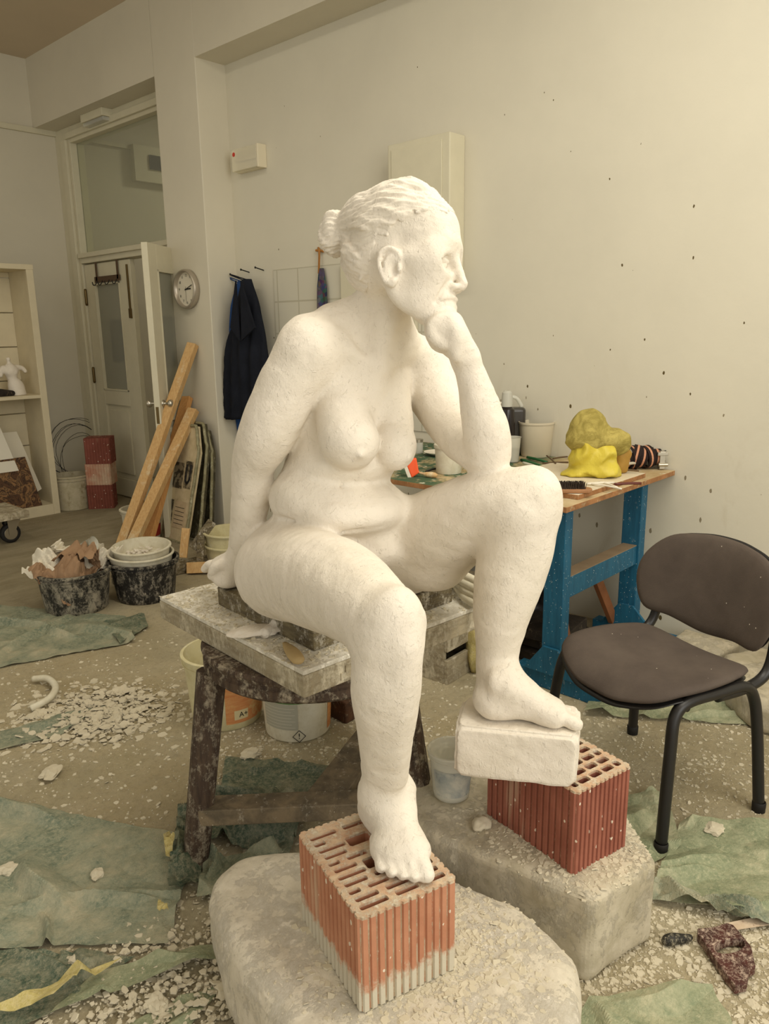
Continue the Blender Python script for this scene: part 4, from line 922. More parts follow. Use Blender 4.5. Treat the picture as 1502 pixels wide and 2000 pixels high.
# near brick: cells laid as in the photo, slots along the short side, two large grip holes
holes = []
rows_ = 11
for r in range(rows_):
    y0 = 0.05+r*0.9/rows_; y1 = y0+0.9/rows_*0.62
    if r in (2, 6, 9): segs = [(0.05, 0.17), (0.25, 0.47), (0.55, 0.68), (0.76, 0.95)]
    elif r % 2: segs = [(0.06, 0.30), (0.38, 0.62), (0.70, 0.94)]
    else: segs = [(0.05, 0.34), (0.42, 0.66), (0.74, 0.95)]
    for (a, b) in segs:
        big = any(a < bx1 and b > bx0 and y0 < by1 and y1 > by0 for bx0, bx1, by0, by1 in ((0.34, 0.66, 0.36, 0.52), (0.34, 0.66, 0.64, 0.80)))
        if not big: holes.append((a, b, y0, y1))
holes += [(0.36, 0.62, 0.385, 0.50), (0.36, 0.62, 0.665, 0.78)]
nb0 = onz(703, 1793, 0.44); nbx = onz(888, 1715, 0.44); nby = onz(595, 1625, 0.44)
e1 = nbx-nb0; e2 = nby-nb0; e2p = Vector((-e1.y, e1.x, 0)).normalized()*e2.length
hollow_brick('hollow_brick', 'orange hollow brick under the foot nearest the camera', (nb0.x, nb0.y, 0), (e1.x, e1.y, 0), e2p, 0.212, 0.228, [M_BRICK, M_GROOVE], holes, 12, 15)
holes = []
for r in range(9):
    y0 = 0.05+r*0.1; n_ = 4; off = 0.0 if r % 2 else 0.10
    for k in range(5):
        a = 0.05+k*0.225-off; b = a+0.185; a = max(a, 0.05); b = min(b, 0.95)
        if b-a > 0.05: holes.append((a, b, y0, y0+0.068))
fb0 = onz(1127, 1547, 0.456); fbx = onz(1230, 1495, 0.456); e1 = fbx-fb0; e2p = Vector((-e1.y, e1.x, 0)).normalized()*0.30
hollow_brick('hollow_brick', 'red hollow brick carrying the white block under the raised foot', (fb0.x, fb0.y, 0), (e1.x, e1.y, 0), e2p, 0.222, 0.234, [M_BRICK2, M_GROOVE2], holes, 12, 15)

# ------------------------------------------------------------------ the two stone blocks
def rock(name, lab, poly, z1, r, amp, mat, seed, sub=5, chamfer=0.03):
    bm = BM(); prism(bm, poly, 0, z1)
    bmesh.ops.bevel(bm, geom=[e for e in bm.edges], offset=chamfer, segments=4, affect='EDGES', profile=0.5)
    bmesh.ops.triangulate(bm, faces=bm.faces)
    for _ in range(sub):
        bmesh.ops.subdivide_edges(bm, edges=[e for e in bm.edges if e.calc_length() > 0.022], cuts=1); bmesh.ops.triangulate(bm, faces=[f for f in bm.faces if len(f.verts) > 3])
    bm.normal_update()
    for v in bm.verts:
        n = noise.noise(v.co*5+Vector((seed, 0, 0)))*amp+noise.noise(v.co*19)*amp*0.35+noise.noise(v.co*48)*amp*0.12
        v.co += v.normal*n
        if v.co.z < 0.0: v.co.z = 0.0
    o = obj(name, bm, mat, None, True); return finish(o, lab, 'stone block')
s1 = onz(1150, 1925); s2 = onz(1262, 1842)
da = (Vector((1.36, 1.16, 0))-Vector((s1.x, s1.y, 0)))
poly = [(s1.x, s1.y), (s2.x+0.02, s2.y-0.01), (s2.x+0.20, s2.y+0.22), (1.73, 1.25), (1.62, 1.34), (1.36, 1.30), (1.335, 1.10)]
far_rock = rock('stone_block', 'long grey stone block under the red brick, beside the chair', poly, 0.234, 0.03, 0.008, M_TRUNK, 3.0, chamfer=0.022)
poly = [(0.72, 0.62), (1.06, 0.52), (1.25, 0.62), (1.31, 0.82), (1.24, 1.00), (1.15, 1.28), (0.98, 1.44), (0.86, 1.42), (0.76, 1.18), (0.70, 0.85)]
near_rock = rock('stone_block', 'rounded pale stone block under the orange brick in the foreground', poly, 0.226, 0.06, 0.010, M_STONE2, 8.0, chamfer=0.055)
from mathutils.bvhtree import BVHTree
def on_rock(o, x0, x1, y0, y1, keep, zmin=0.20):
    me = o.data; tr = BVHTree.FromPolygons([v.co for v in me.vertices], [tuple(p.vertices) for p in me.polygons])
    def f(r):
        while True:
            x, y = r.uniform(x0, x1), r.uniform(y0, y1)
            if not keep(x, y, r): continue
            hit = tr.ray_cast(Vector((x, y, 1)), Vector((0, 0, -1)))[0]
            if hit is not None and hit.z > zmin: return (x, y, hit.z-0.001)
    return f
finish(obj('plaster_crumbs', chips(2200, on_rock(near_rock, 0.75, 1.30, 0.60, 1.40, lambda x, y, r: r.random() < math.exp(-((x-1.06)**2+(y-0.88)**2)/0.026)), 0.003, 0.015, 6), M_CHIP), 'plaster crumbs around the orange brick on the pale stone', 'plaster crumbs', None, 'stuff')
finish(obj('plaster_crumbs', chips(2200, on_rock(far_rock, 1.35, 1.75, 0.65, 1.25, lambda x, y, r: r.random() < math.exp(-((x-1.60)**2+(y-0.80)**2)/0.03)), 0.003, 0.014, 7), M_CHIP), 'plaster crumbs on the grey stone around the red brick', 'plaster crumbs', None, 'stuff')
# translucent bucket on the stone
q = onz(887, 1578, 0.236)
cb_ = bucket('clear_bucket', 'small translucent plastic bucket behind the white block', (q[0]+0.045, q[1]+0.045, 0.236), 0.050, 0.062, 0.142, M_CLEARPL, 0.005, wall=0.002, handle=False)
bm = BM(); lathe(bm, [(0.052, 0.02), (0.0605, 0.10)], 24); bmesh.ops.delete(bm, geom=[v for v in bm.verts if v.co.x+v.co.y > -0.02], context='VERTS')
obj('label', bm, splat('grey_printed_label', rgb(196, 194, 180), rgb(150, 156, 154), rgb(90, 92, 90), 0.05, 40), cb_, True)
bm = crumple(3, 1, 0.030, 0.022, 0.014, 5.0, 0.4); bm.transform(Matrix.Translation(onz(940, 1608, 0.245))); finish(obj('plaster_lump', bm, M_CHIP, None, True), 'greenish plaster lump on the stone beside the clear bucket', 'plaster lump')

# ------------------------------------------------------------------ pails under the stool
def lathe_arc(bm, r0, z0, r1, z1, a0, a1, n=20, off=0.0008):
    vs = []
    for i in range(n+1):
        a = a0+(a1-a0)*i/n; vs.append((bm.verts.new(((r0+off)*math.cos(a), (r0+off)*math.sin(a), z0)), bm.verts.new(((r1+off)*math.cos(a), (r1+off)*math.sin(a), z1))))
    for i in range(n): bm.faces.new((vs[i][0], vs[i+1][0], vs[i+1][1], vs[i][1]))
q = onz(433, 1432); P1 = bucket('paint_pail', 'large pale pail with orange label tucked under the stool, left one', (q[0]+0.10, q[1]+0.10, 0), 0.135, 0.158, 0.285, M_YEPL, 0.008, 'pail', handle=True, hrot=2.2)
ca = math.atan2(-q[1]-0.1, -q[0]-0.1)      # direction from the pail to the viewer
R1 = lambda z: 0.135+(0.158-0.135)*z/0.285
bm = BM(); lathe_arc(bm, R1(0.03), 0.03, R1(0.215), 0.215, ca-0.05, ca+1.45); orange = splat('stained_orange_label', rgb(206, 134, 84), rgb(216, 160, 104), rgb(214, 196, 140), 0.3, 12, 0.5, (1, 1, 6), 14, bump=0.0003); obj('label', bm, orange, P1, True)
bm = BM(); lathe_arc(bm, R1(0.045), 0.045, R1(0.085), 0.085, ca+0.18, ca+0.58, 8, 0.0014); obj('rating_tag', bm, flat('tag_cream', rgb(218, 204, 160), 0.6), P1)
def wrap_text(bm, s, size, rz, z, R_, off=0.002):
    M = Matrix.Rotation(rz, 4, 'Z') @ Matrix.Translation((R_+off, 0, z)) @ Matrix(((0, 0, 1, 0), (1, 0, 0, 0), (0, 1, 0, 0), (0, 0, 0, 1)))
    text_into(bm, s, size, M, 0.0003)
bm = BM(); wrap_text(bm, 'A+', 0.030, ca+0.44, 0.065, R1(0.065)); obj('rating_text', bm, M_DARK, P1)
bm = BM(); wrap_text(bm, 'VIN', 0.05, ca+0.33, 0.20, R1(0.20)); obj('brand_letters', bm, flat('red_letters', rgb(178, 52, 40), 0.5), P1)
q = onz(577, 1457); P2 = bucket('paint_pail', 'white pail with hazard diamond under the stool, right one', (q[0]+0.10, q[1]+0.10, 0), 0.124, 0.135, 0.20, M_WHPL, 0.007, 'pail', handle=True, hrot=2.4)
R1b = lambda z: 0.124+(0.135-0.124)*z/0.20; ca = math.atan2(-q[1]-0.1, -q[0]-0.1)
bm = BM(); lathe_arc(bm, R1b(0.055), 0.055, R1b(0.16), 0.16, ca-1.15, ca+0.0, 16); obj('text_panel', bm, flat('grey_panel', rgb(172, 168, 150), 0.6), P2, True)
bm = BM()
for k in range(7): lathe_arc(bm, R1b(0.065+k*0.013), 0.065+k*0.013, R1b(0.066+k*0.013), 0.0668+k*0.013, ca-1.1, ca-0.08-0.1*(k % 2), 14, 0.0014)
obj('text_lines', bm, flat('pale_lines', rgb(206, 200, 182), 0.6), P2)
bm = BM(); lathe_arc(bm, R1b(0.02), 0.02, R1b(0.165), 0.165, ca+1.05, ca+1.7, 12); obj('orange_edge', bm, orange, P2, True)
bm = BM(); lathe_arc(bm, R1b(0.163), 0.163, R1b(0.172), 0.172, ca-0.7, ca+0.5, 12, 0.0012); obj('green_band', bm, flat('green_band', rgb(96, 130, 76), 0.6), P2, True)
Md = Matrix.Rotation(ca+0.02, 4, 'Z') @ Matrix.Translation((R1b(0.03)+0.0022, 0, 0.030)) @ Matrix(((0, 0, 1, 0), (1, 0, 0, 0), (0, 1, 0, 0), (0, 0, 0, 1)))
bm = BM(); d = 0.024
for k in range(4):
    a = Vector((d*math.cos(k*PI/2), d*math.sin(k*PI/2), 0)); b = Vector((d*math.cos((k+1)*PI/2), d*math.sin((k+1)*PI/2), 0)); bar(bm, Md @ a, Md @ b, 0.0022, 0.0006, (math.cos(ca), math.sin(ca), 0))
text_into(bm, '!', 0.032, Md, 0.0003); obj('hazard_diamond', bm, M_DARK, P2)
q = onz(676, 1415); bm = BM(); cbox(bm, (q[0]+0.05, q[1]+0.05, 0.045), (0.10, 0.10, 0.09)); finish(obj('rusty_block', bm, splat('rusty_block_mat', rgb(96, 66, 46), rgb(70, 50, 38), rgb(170, 150, 124), 0.3, 14), bevel=0.006), 'rusty brown block on the floor behind the shin', 'block')
# crate behind the stool, pale roll on top of things behind the thigh
q = onz(918, 1312); bm = BM(); bx = Vector((q[0], q[1], 0))
o = thing('wooden_crate', 'scraped wooden crate standing behind the stool', 'crate', (bx.x-0.02, bx.y+0.14, 0), 0.05)
for (b_, nm) in (((-0.16, -0.14, 0.0, 0.16, -0.12, 0.11), 'side'), ((-0.16, -0.14, 0.15, 0.16, -0.12, 0.42), 'side'), ((-0.16, 0.12, 0, 0.16, 0.14, 0.42), 'side'), ((-0.16, -0.12, 0, -0.14, 0.12, 0.42), 'end'), ((0.14, -0.12, 0, 0.16, 0.12, 0.42), 'end'), ((-0.14, -0.12, 0.40, 0.14, 0.12, 0.42), 'top')):
    bm = BM(); box(bm, *b_); obj(nm, bm, M_BOARD, o, bevel=0.003)
g = BM(); a = onz(862, 1106, 0.80); b = onz(955, 1148, 0.80)
for k in range(4):
    off = Vector((-0.010*k, -0.010*k, -0.018*k)); tube(g, smooth_path([a+off+Vector((0.02*k, 0, 0)), (a+b)/2+off+Vector((0, 0, 0.004)), b+off], 4), 0.012+0.002*(k % 2), 10)
finish(obj('plastic_roll', g, M_WHPL, None, True), 'pale bundle of plastic profiles on the square board behind the thigh', 'bundle')
def film_piece(name, lab, poly, mat, amp=0.02, seed=0.0, n=26, z=0.006, cat='plastic sheet', folds=3.0, group=None, th=0.0006, lift=0.0, coarse=0.5):
    """a crinkled film lying on the floor: poly = 4 corners, edges torn unevenly"""
    P_ = [Vector((p[0], p[1], 0)) for p in poly]; rnd = random.Random(int(seed*10)); cen = sum(P_, Vector())/4; rad = max((p-cen).length for p in P_)
    long_ = ((P_[1]-P_[0])+(P_[2]-P_[3])).normalized(); fl = []
    for k in range(int(5+folds*3)):
        a = rnd.gauss(0, 0.55)+(PI/2 if rnd.random() < 0.2 else 0); d = Matrix.Rotation(a, 3, 'Z') @ long_; c = cen+Vector((rnd.uniform(-1, 1), rnd.uniform(-1, 1), 0))*rad*0.8
        fl.append((c, d, Vector((-d.y, d.x, 0)), rad*rnd.uniform(0.15, 0.7), rnd.uniform(0.012, 0.05), rnd.uniform(0.3, 1.0), rnd.uniform(0.25, 3.0)))
    def f(u, v):
        u2 = u+0.02*noise.noise(Vector((v*4+seed, 1, 0))); v2 = v+0.03*noise.noise(Vector((u*4, seed, 2)))
        p = P_[0]*(1-u2)*(1-v2)+P_[1]*u2*(1-v2)+P_[2]*u2*v2+P_[3]*(1-u2)*v2; h = 0.0; off = Vector()
        for c, d, nn, L_, w_, a_, sk in fl:
            q = p-c; s_ = q.dot(d)/L_; t_ = q.dot(nn)+0.02*math.sin(s_*3+a_*9)
            if abs(s_) < 1:
                t_ = t_/w_ if t_ < 0 else t_/(w_*sk); k = max(0, 1-abs(t_))*(1-s_*s_)*a_; h = max(h, k)
        h += 0.25*abs(noise.noise(Vector((p.x*11, p.y*11, seed))))
        return Vector((p.x, p.y, z+1.7*amp*h+lift*max(0, math.sin(u*PI*2+seed))))
    n = int(n*1.6)
    bm = sheet(n, n, f); o = obj(name, bm, mat, None, False); s = o.modifiers.new('s', 'SOLIDIFY'); s.thickness = th
    return finish(o, lab, cat, group)
fg = 'green plastic sheets on the floor'
def fp(*a): return [onz(x, y) for x, y in a]
film_piece('plastic_sheet', 'green plastic sheet at the left edge, behind the chip pile', fp((-120, 1330), (265, 1255), (245, 1205), (-120, 1175)), M_GREEN, 0.03, 1.0, 44, group=fg)
film_piece('plastic_sheet', 'small dark green plastic flap right of the left sheet', fp((235, 1262), (290, 1228), (282, 1205), (195, 1222)), M_GREEN2, 0.014, 2.0, 16, z=0.012, group=fg)
film_piece('plastic_sheet', 'large green plastic sheet across the lower left foreground', fp((-100, 1860), (330, 1850), (385, 1640), (-60, 1560)), M_GREEN, 0.028, 3.3, 60, folds=2.0, group=fg)
film_piece('plastic_sheet', 'dark green plastic strip in the bottom left corner', fp((-80, 2060), (105, 1985), (265, 1875), (-80, 1860)), M_GREEN2, 0.022, 4.4, 40, z=0.010, folds=2.0, group=fg)
film_piece('plastic_sheet', 'dark green folded plastic around the foot of the left stool leg', fp((330, 1760), (395, 1740), (390, 1560), (350, 1600)), M_GREEN2, 0.05, 5.5, 26, z=0.012, folds=3.5, group=fg)
film_piece('plastic_sheet', 'crumpled dark green plastic under the stool stretcher', fp((390, 1640), (560, 1690), (610, 1560), (400, 1560)), M_GREEN2, 0.05, 6.6, 30, z=0.008, folds=3.5, group=fg)
film_piece('plastic_sheet', 'green plastic tongue between the stool leg and the pale stone', fp((385, 1770), (470, 1760), (560, 1668), (400, 1690)), M_GREEN, 0.04, 7.7, 26, z=0.016, folds=3.0, group=fg)
film_piece('plastic_sheet', 'light green plastic strip beside the pale stone at the lower left', fp((100, 1990), (450, 1875), (455, 1845), (190, 1905)), M_GREEN3, 0.018, 8.8, 30, z=0.012, folds=2.0, group=fg)
film_piece('plastic_sheet', 'pale yellow-green plastic strip beneath the bottom frame edge', fp((60, 2100), (330, 2060), (440, 1925), (330, 1965)), M_GREEN3, 0.015, 9.9, 24, folds=2.0, group=fg)
film_piece('plastic_sheet', 'green plastic under the middle of the stool, dusted with chips', fp((430, 1560), (620, 1560), (650, 1500), (440, 1480)), M_GREEN2, 0.012, 10.9, 24, folds=2.5, group=fg)
film_piece('plastic_sheet', 'green plastic sheet behind the chair legs', fp((1140, 1400), (1480, 1420), (1560, 1380), (1150, 1370)), M_GREEN3, 0.03, 11.1, 36, folds=3.0, group=fg)
film_piece('plastic_sheet', 'green plastic sheet beside the red brick, under the chair', fp((1225, 1720), (1330, 1660), (1300, 1560), (1215, 1560)), M_GREEN3, 0.03, 12.1, 30, folds=3.0, group=fg)
film_piece('plastic_sheet', 'green plastic sheet under the two right chair legs', fp((1270, 1760), (1620, 1830), (1620, 1600), (1330, 1610)), M_GREEN3, 0.03, 13.7, 50, folds=2.6, group=fg)
film_piece('plastic_sheet', 'rolled green plastic edge running right of the grey stone', fp((1265, 1765), (1540, 1830), (1540, 1800), (1275, 1735)), M_GREEN, 0.035, 14.1, 34, z=0.012, folds=4, group=fg)
film_piece('plastic_sheet', 'green plastic strip between the two stones', fp((900, 1850), (1090, 1905), (1100, 1890), (930, 1815)), M_GREEN2, 0.022, 15.1, 24, folds=4, group=fg)
film_piece('plastic_sheet', 'pale green plastic in the bottom right corner', fp((1060, 2080), (1470, 2080), (1390, 1930), (1150, 1960)), M_GREEN3, 0.018, 16.1, 36, folds=2.0, group=fg)
film_piece('plastic_sheet', 'thin green plastic scrap near the stool, crossing the dust', fp((-60, 1480), (120, 1440), (215, 1375), (-60, 1450)), M_GREEN, 0.012, 17.1, 26, folds=3, group=fg)
film_piece('plastic_strip', 'pale yellow plastic strip curling at the bottom left corner', fp((-30, 2010), (110, 1985), (240, 1890), (120, 1940)), M_YELFILM, 0.03, 18.1, 24, z=0.03, cat='plastic strip', folds=3)
film_piece('plastic_strip', 'yellow plastic sliver beside the left stool leg', fp((328, 1715), (338, 1715), (345, 1672), (322, 1664)), M_YELFILM, 0.02, 19.1, 14, z=0.05, cat='plastic strip', folds=6)
film_piece('plastic_strip', 'small yellow scrap on the green plastic below the stool leg', fp((310, 1808), (332, 1812), (330, 1800), (312, 1788)), M_YELFILM, 0.012, 20.1, 10, z=0.04, cat='plastic strip', folds=6)
# rubble
def scat(px0, px1, py0, py1, z=0.0):
    A_ = [onz(px0, py1), onz(px1, py1), onz(px1, py0), onz(px0, py0)]
    def f(r):
        u, v = r.random(), r.random(); p = (A_[0]*(1-u)+A_[1]*u)*(1-v)+(A_[3]*(1-u)+A_[2]*u)*v; return (min(p.x, 3.40-0.5*r.random()) if p.x > 3.40 else p.x, p.y, z)
    return f
def gaussat(px, py, s, z=0.0, el=1.0):
    c = onz(px, py)
    def f(r):
        a, b = r.gauss(0, s), r.gauss(0, s*el); return (c.x+a*0.683+b*0.73, c.y-a*0.73+b*0.683, z+max(0, 0.02-0.06*(a*a+b*b)/(s*s)*0.1)*r.random())
    return f
fd = chips(1600, gaussat(190, 1395, 0.17, 0, 0.75), 0.006, 0.032, 11)
for n_, f_, a_, b_, sd in ((6500, scat(-250, 1650, 1230, 2100), 0.003, 0.015, 12), (2800, gaussat(380, 1960, 0.22, 0, 0.7), 0.004, 0.018, 13), (3600, scat(880, 1560, 1780, 2060), 0.003, 0.015, 14), (1800, scat(400, 960, 1400, 1640), 0.003, 0.014, 15), (1500, scat(900, 1500, 1400, 1780), 0.003, 0.013, 16)): chips(n_, f_, a_, b_, sd, bm=fd)
finish(obj('floor_debris', fd, M_CHIP), 'plaster chips and crumbs scattered and heaped over the studio floor', 'plaster chips', None, 'stuff')
lump = 'larger plaster flakes lying on the floor'
for i, (x, y, s, lab) in enumerate(((490, 1468, 0.040, 'round plaster flake below the pail with the orange label'), (190, 1705, 0.026, 'white flake on the large green sheet'), (15, 1695, 0.035, 'plaster flake at the left frame edge'), (100, 1505, 0.045, 'broad thin flake in front of the chip heap'), (150, 1872, 0.026, 'pale flake on the dark green strip'), (448, 1925, 0.034, 'lump beside the base of the pale stone'), (305, 1955, 0.03, 'lump in the crumbs at lower left'), (1395, 1615, 0.035, 'flat flake under the right of the chair'))):
    c = onz(x, y, 0.02); bm = crumple(3, 1, s, s*0.75, 0.012, i*3.3, 0.45); bm.transform(Matrix.Translation((c.x, c.y, 0.014)) @ Matrix.Rotation(i*1.3, 4, 'Z')); finish(obj('plaster_flake', bm, M_CHIP, None, False), lab, 'plaster flake', lump)
bm = BM(); tube(bm, smooth_path([onz(65, 1326, 0.02), onz(92, 1325, 0.03), onz(108, 1340, 0.03), onz(102, 1358, 0.03), onz(84, 1372, 0.025), onz(60, 1384, 0.015)], 6), 0.014, 12); finish(obj('plastic_tube', bm, M_WHPL, None, True), 'curved white tube lying on the floor above the chip heap', 'tube')

# ------------------------------------------------------------------ the chair
FL, FR, BRr, BLk = onz(1290, 1664), onz(1481, 1583), onz(1229, 1434), None
A_, B_, C_ = Vector((FL.x, FL.y, 0)), Vector((FR.x, FR.y, 0)), Vector((BRr.x, BRr.y, 0))
D_ = A_+(C_-B_)
fwd = (A_-B_).normalized(); side = Vector((-fwd.y, fwd.x, 0)); W = (C_-B_).dot(side); side = side if W > 0 else -side; W = abs(W)
org = B_+side*(W/2)
ch = thing('stackable_chair', 'dark grey padded chair with black tubular frame on the right', 'chair', (org.x, org.y, 0))
def K_(f_, s_, z): return org+fwd*f_+side*s_+Vector((0, 0, z))
Dp = (A_-B_).length
for s in (-1, 1):
    hw = W/2*s; iw = (W/2-0.03)*s
    path = smooth_path([K_(Dp, hw, 0.012), K_(Dp-0.03, iw+0.01*s, 0.30), K_(Dp-0.05, iw, 0.405), K_(Dp-0.10, iw, 0.440), K_(0.20, iw, 0.440), K_(0.09, iw, 0.435), K_(0.04, iw, 0.39), K_(0.02, iw+0.01*s, 0.28), K_(0, hw, 0.012)], 7)
    bm = BM(); tube(bm, path, 0.0175, 12); obj('leg_frame', bm, M_BLACK, ch, True, world=True)
    for (f_, ) in ((Dp,), (0,)):
        bm = BM(); c = K_(f_, hw, 0); lathe(bm, [(0.001, 0), (0.020, 0), (0.021, 0.03), (0.0185, 0.034)], 14, Matrix.Translation(c)); obj('foot_cap', bm, M_DARK, ch, True, world=True)
    bp = smooth_path([K_(0.20, iw*0.98, 0.425), K_(0.06, iw*0.98, 0.425), K_(-0.02, iw*0.98, 0.46), K_(-0.05, iw*0.96, 0.56), K_(-0.07, iw*0.95, 0.70)], 7)
    bm = BM(); tube(bm, bp, 0.0165, 12); obj('back_support', bm, M_BLACK, ch, True, world=True)
bm = BM(); tube(bm, [K_(0.04, -W/2+0.03, 0.40), K_(0.04, W/2-0.03, 0.40)], 0.011, 10); tube(bm, [K_(Dp-0.10, -W/2+0.03, 0.42), K_(Dp-0.10, W/2-0.03, 0.42)], 0.011, 10); obj('cross_bar', bm, M_BLACK, ch, True, world=True)
t = NT('dusty_charcoal_fabric', 0.95, 0.1)
c = t.mix(t.step(t.noise(5, 5, 0.6), 0.35, 0.7), rgb(96, 86, 78), rgb(80, 71, 65)); sp = t.vor(26, vec=t.vec()); c = t.mix(t.math('LESS_THAN', t.math('ADD', sp, t.math('MULTIPLY', t.noise(14, 2), 0.26)), 0.16), c, rgb(206, 196, 180)); t.col(c); t.bump(t.noise(420, 2), 0.0015, 0.6)
fab = t.m
def pad(outline, th, curve, nm, mat, M, puff=0.02):
    """cushion: rounded outline (a, b), thickness along c, bowed by curve(a, b)"""
    bm = BM(); n = len(outline); cx_ = sum(p[0] for p in outline)/n; cy_ = sum(p[1] for p in outline)/n
    rings = []
    for (k, zt) in ((0.0, 1.0), (0.35, 1.0), (0.6, 0.97), (0.8, 0.88), (0.92, 0.68), (0.985, 0.35), (1.0, 0.0), (0.985, -0.35), (0.93, -0.6), (0.6, -0.7), (0.0, -0.7)):
        if k == 0: rings.append([bm.verts.new(M(cx_, cy_, zt*th/2+curve(cx_, cy_)+puff*(1 if zt > 0 else 0)))]); continue
        rings.append([bm.verts.new(M(cx_+(x-cx_)*k, cy_+(y-cy_)*k, zt*th/2+curve(cx_+(x-cx_)*k, cy_+(y-cy_)*k)+(puff*(1-k*k) if zt > 0 else 0))) for x, y in outline])
    for a, b in zip(rings, rings[1:]):
        if len(a) == 1:
            for i in range(n): bm.faces.new((a[0], b[i], b[(i+1) % n]))
        elif len(b) == 1:
            for i in range(n): bm.faces.new((a[i], b[0], a[(i+1) % n]))
        else:
            for i in range(n): bm.faces.new((a[i], b[i], b[(i+1) % n], a[(i+1) % n]))
    return obj(nm, bm, mat, ch, True, world=True)
def loop_pts(keys, n=6):
    k = [Vector((x, y, 0)) for x, y in keys]; N = len(k); out = []
    for i in range(N):
        p0, p1_, p2_, p3_ = k[i-1], k[i], k[(i+1) % N], k[(i+2) % N]
        for j in range(n):
            t_ = j/n; v = 0.5*((2*p1_)+(p2_-p0)*t_+(2*p0-5*p1_+4*p2_-p3_)*t_*t_+(-p0+3*p1_-3*p2_+p3_)*t_**3); out.append((v.x, v.y))
    return out
hs = W/2-0.028
seatL = loop_pts([(0.02, -hs*0.78), (0.0, 0), (0.02, hs*0.78), (0.12, hs*1.0), (0.28, hs*1.06), (0.40, hs*0.92), (0.455, hs*0.45), (0.465, 0), (0.455, -hs*0.45), (0.40, -hs*0.92), (0.28, -hs*1.06), (0.12, -hs*1.0)])
seat_curve = lambda a, b: -0.6*max(0, a-0.34)**2*6-0.030*(1-(b/hs)**2)*(1 if a < 0.3 else max(0, 1-(a-0.3)*5))
pad(seatL, 0.040, seat_curve, 'seat', fab, lambda a, b, c: K_(a, b, 0.472+c), 0.012)
pad([(0.005+x*0.99, y*0.99) for x, y in seatL], 0.016, seat_curve, 'seat_shell', M_BLACK, lambda a, b, c: K_(a, b, 0.449+c), 0.0)
bw = W/2+0.0
backL = loop_pts([(0.0, -bw*0.86), (-0.012, -bw*0.5), (-0.03, 0), (-0.012, bw*0.5), (0.0, bw*0.86), (0.10, bw*1.03), (0.20, bw*1.0), (0.285, bw*0.74), (0.315, bw*0.35), (0.322, 0), (0.315, -bw*0.35), (0.285, -bw*0.74), (0.20, -bw*1.0), (0.10, -bw*1.03)])
tl = 0.22
pad(backL, 0.038, lambda a, b: 0.055*(b/bw)**2, 'backrest', fab, lambda a, b, c: K_(-0.050-a*tl+c, b+0.035, 0.512+a*0.91), 0.006)
pad([(0.003+x*0.985, y*0.985) for x, y in backL], 0.014, lambda a, b: 0.055*(b/bw)**2-0.022, 'back_shell', M_BLACK, lambda a, b, c: K_(-0.050-a*tl+c, b+0.035, 0.512+a*0.91), 0.0)

# ------------------------------------------------------------------ blue trestle bench
ZB = 0.85
def trestle(lab, y0):
    o = thing('trestle', lab, 'trestle', (3.08, y0, 0), 0, 'blue trestles under the bench top')
    for x in (2.69, 3.38):
        bm = BM(); box(bm, x-0.03-3.08, -0.045, 0.075, x+0.03-3.08, 0.045, 0.79); obj('leg', bm, M_BLUE, o, bevel=0.003)
        bm = BM(); box(bm, x-0.035-3.08, -0.26, 0, x+0.035-3.08, 0.17, 0.075); obj('foot', bm, M_BLUE, o, bevel=0.004)
        bm = BM(); M = basis((x-0.034-3.08, 0, 0.075), (0, 1, 0), (0, 0, 1), (-1, 0, 0)); prism(bm, [(-0.16, 0), (0.12, 0), (0.03, 0.12), (-0.04, 0.12)], 0, 0.014, M); obj('gusset', bm, M_BLUE, o, bevel=0.001)
    bm = BM(); box(bm, 2.72-3.08, -0.035, 0.40, 3.35-3.08, 0.035, 0.49); obj('stretcher', bm, M_BLUE, o, bevel=0.002)
    bm = BM(); box(bm, 2.719-3.08, -0.034, 0.4901, 3.351-3.08, 0.034, 0.493); obj('stretcher_top_face', bm, flat('dusty_wood_face', rgb(158, 138, 112), 0.9, 0.1, 0, 0.001, 30, 0.2), o)
    bm = BM(); box(bm, 2.62-3.08, -0.05, 0.79, 3.42-3.08, 0.05, 0.815); obj('top_rail', bm, M_STRET, o, bevel=0.003)
    for (a, b) in (((2.80, 0.38), (2.93, 0.03)), ((3.12, 0.40), (3.34, 0.10))):
        bm = BM(); bar(bm, (a[0]-3.08, 0.06, a[1]), (b[0]-3.08, 0.06, b[1]), 0.05, 0.025, (0, 1, 0)); obj('brace', bm, M_RAWWOOD, o, bevel=0.002)
    return o
trestle('front blue spattered trestle beside the chair, under the bench end', 1.545)
trestle('rear blue trestle hidden behind the torso, under the far end of the bench', 2.66)
t = NT('stained_bench_top', 0.7, 0.3); n0 = t.noise(7, 7, 0.7); sep = t.n('SeparateXYZ'); t.l(t.tc.outputs['Object'], sep.inputs[0])
gm = t.math('MULTIPLY', t.step(sep.outputs['Y'], 1.95, 2.10), t.step(t.noise(9, 6, 0.7), 0.40, 0.52))
c = t.mix(t.step(n0, 0.4, 0.6), rgb(176, 152, 112), rgb(196, 176, 138)); c = t.mix(gm, c, rgb(66, 92, 66)); c = t.mix(t.step(t.noise(22, 5, 0.7), 0.60, 0.64), c, rgb(206, 200, 178)); t.col(c); t.bump(n0, 0.003, 0.5); M_TOP = t.m
edge = splat('brown_board_edge', rgb(168, 120, 78), rgb(140, 98, 62), rgb(206, 188, 150), 0.25, 16)
bm = BM(); box(bm, 2.52, 1.42, 0.815, XW-0.01, 2.95, 0.838); bt = finish(obj('bench_top', bm, [edge, M_TOP], bevel=0.002), 'long stained wooden bench top against the right wall', 'table top')
for p in bt.data.polygons:
    if p.normal.z > 0.9: p.material_index = 1
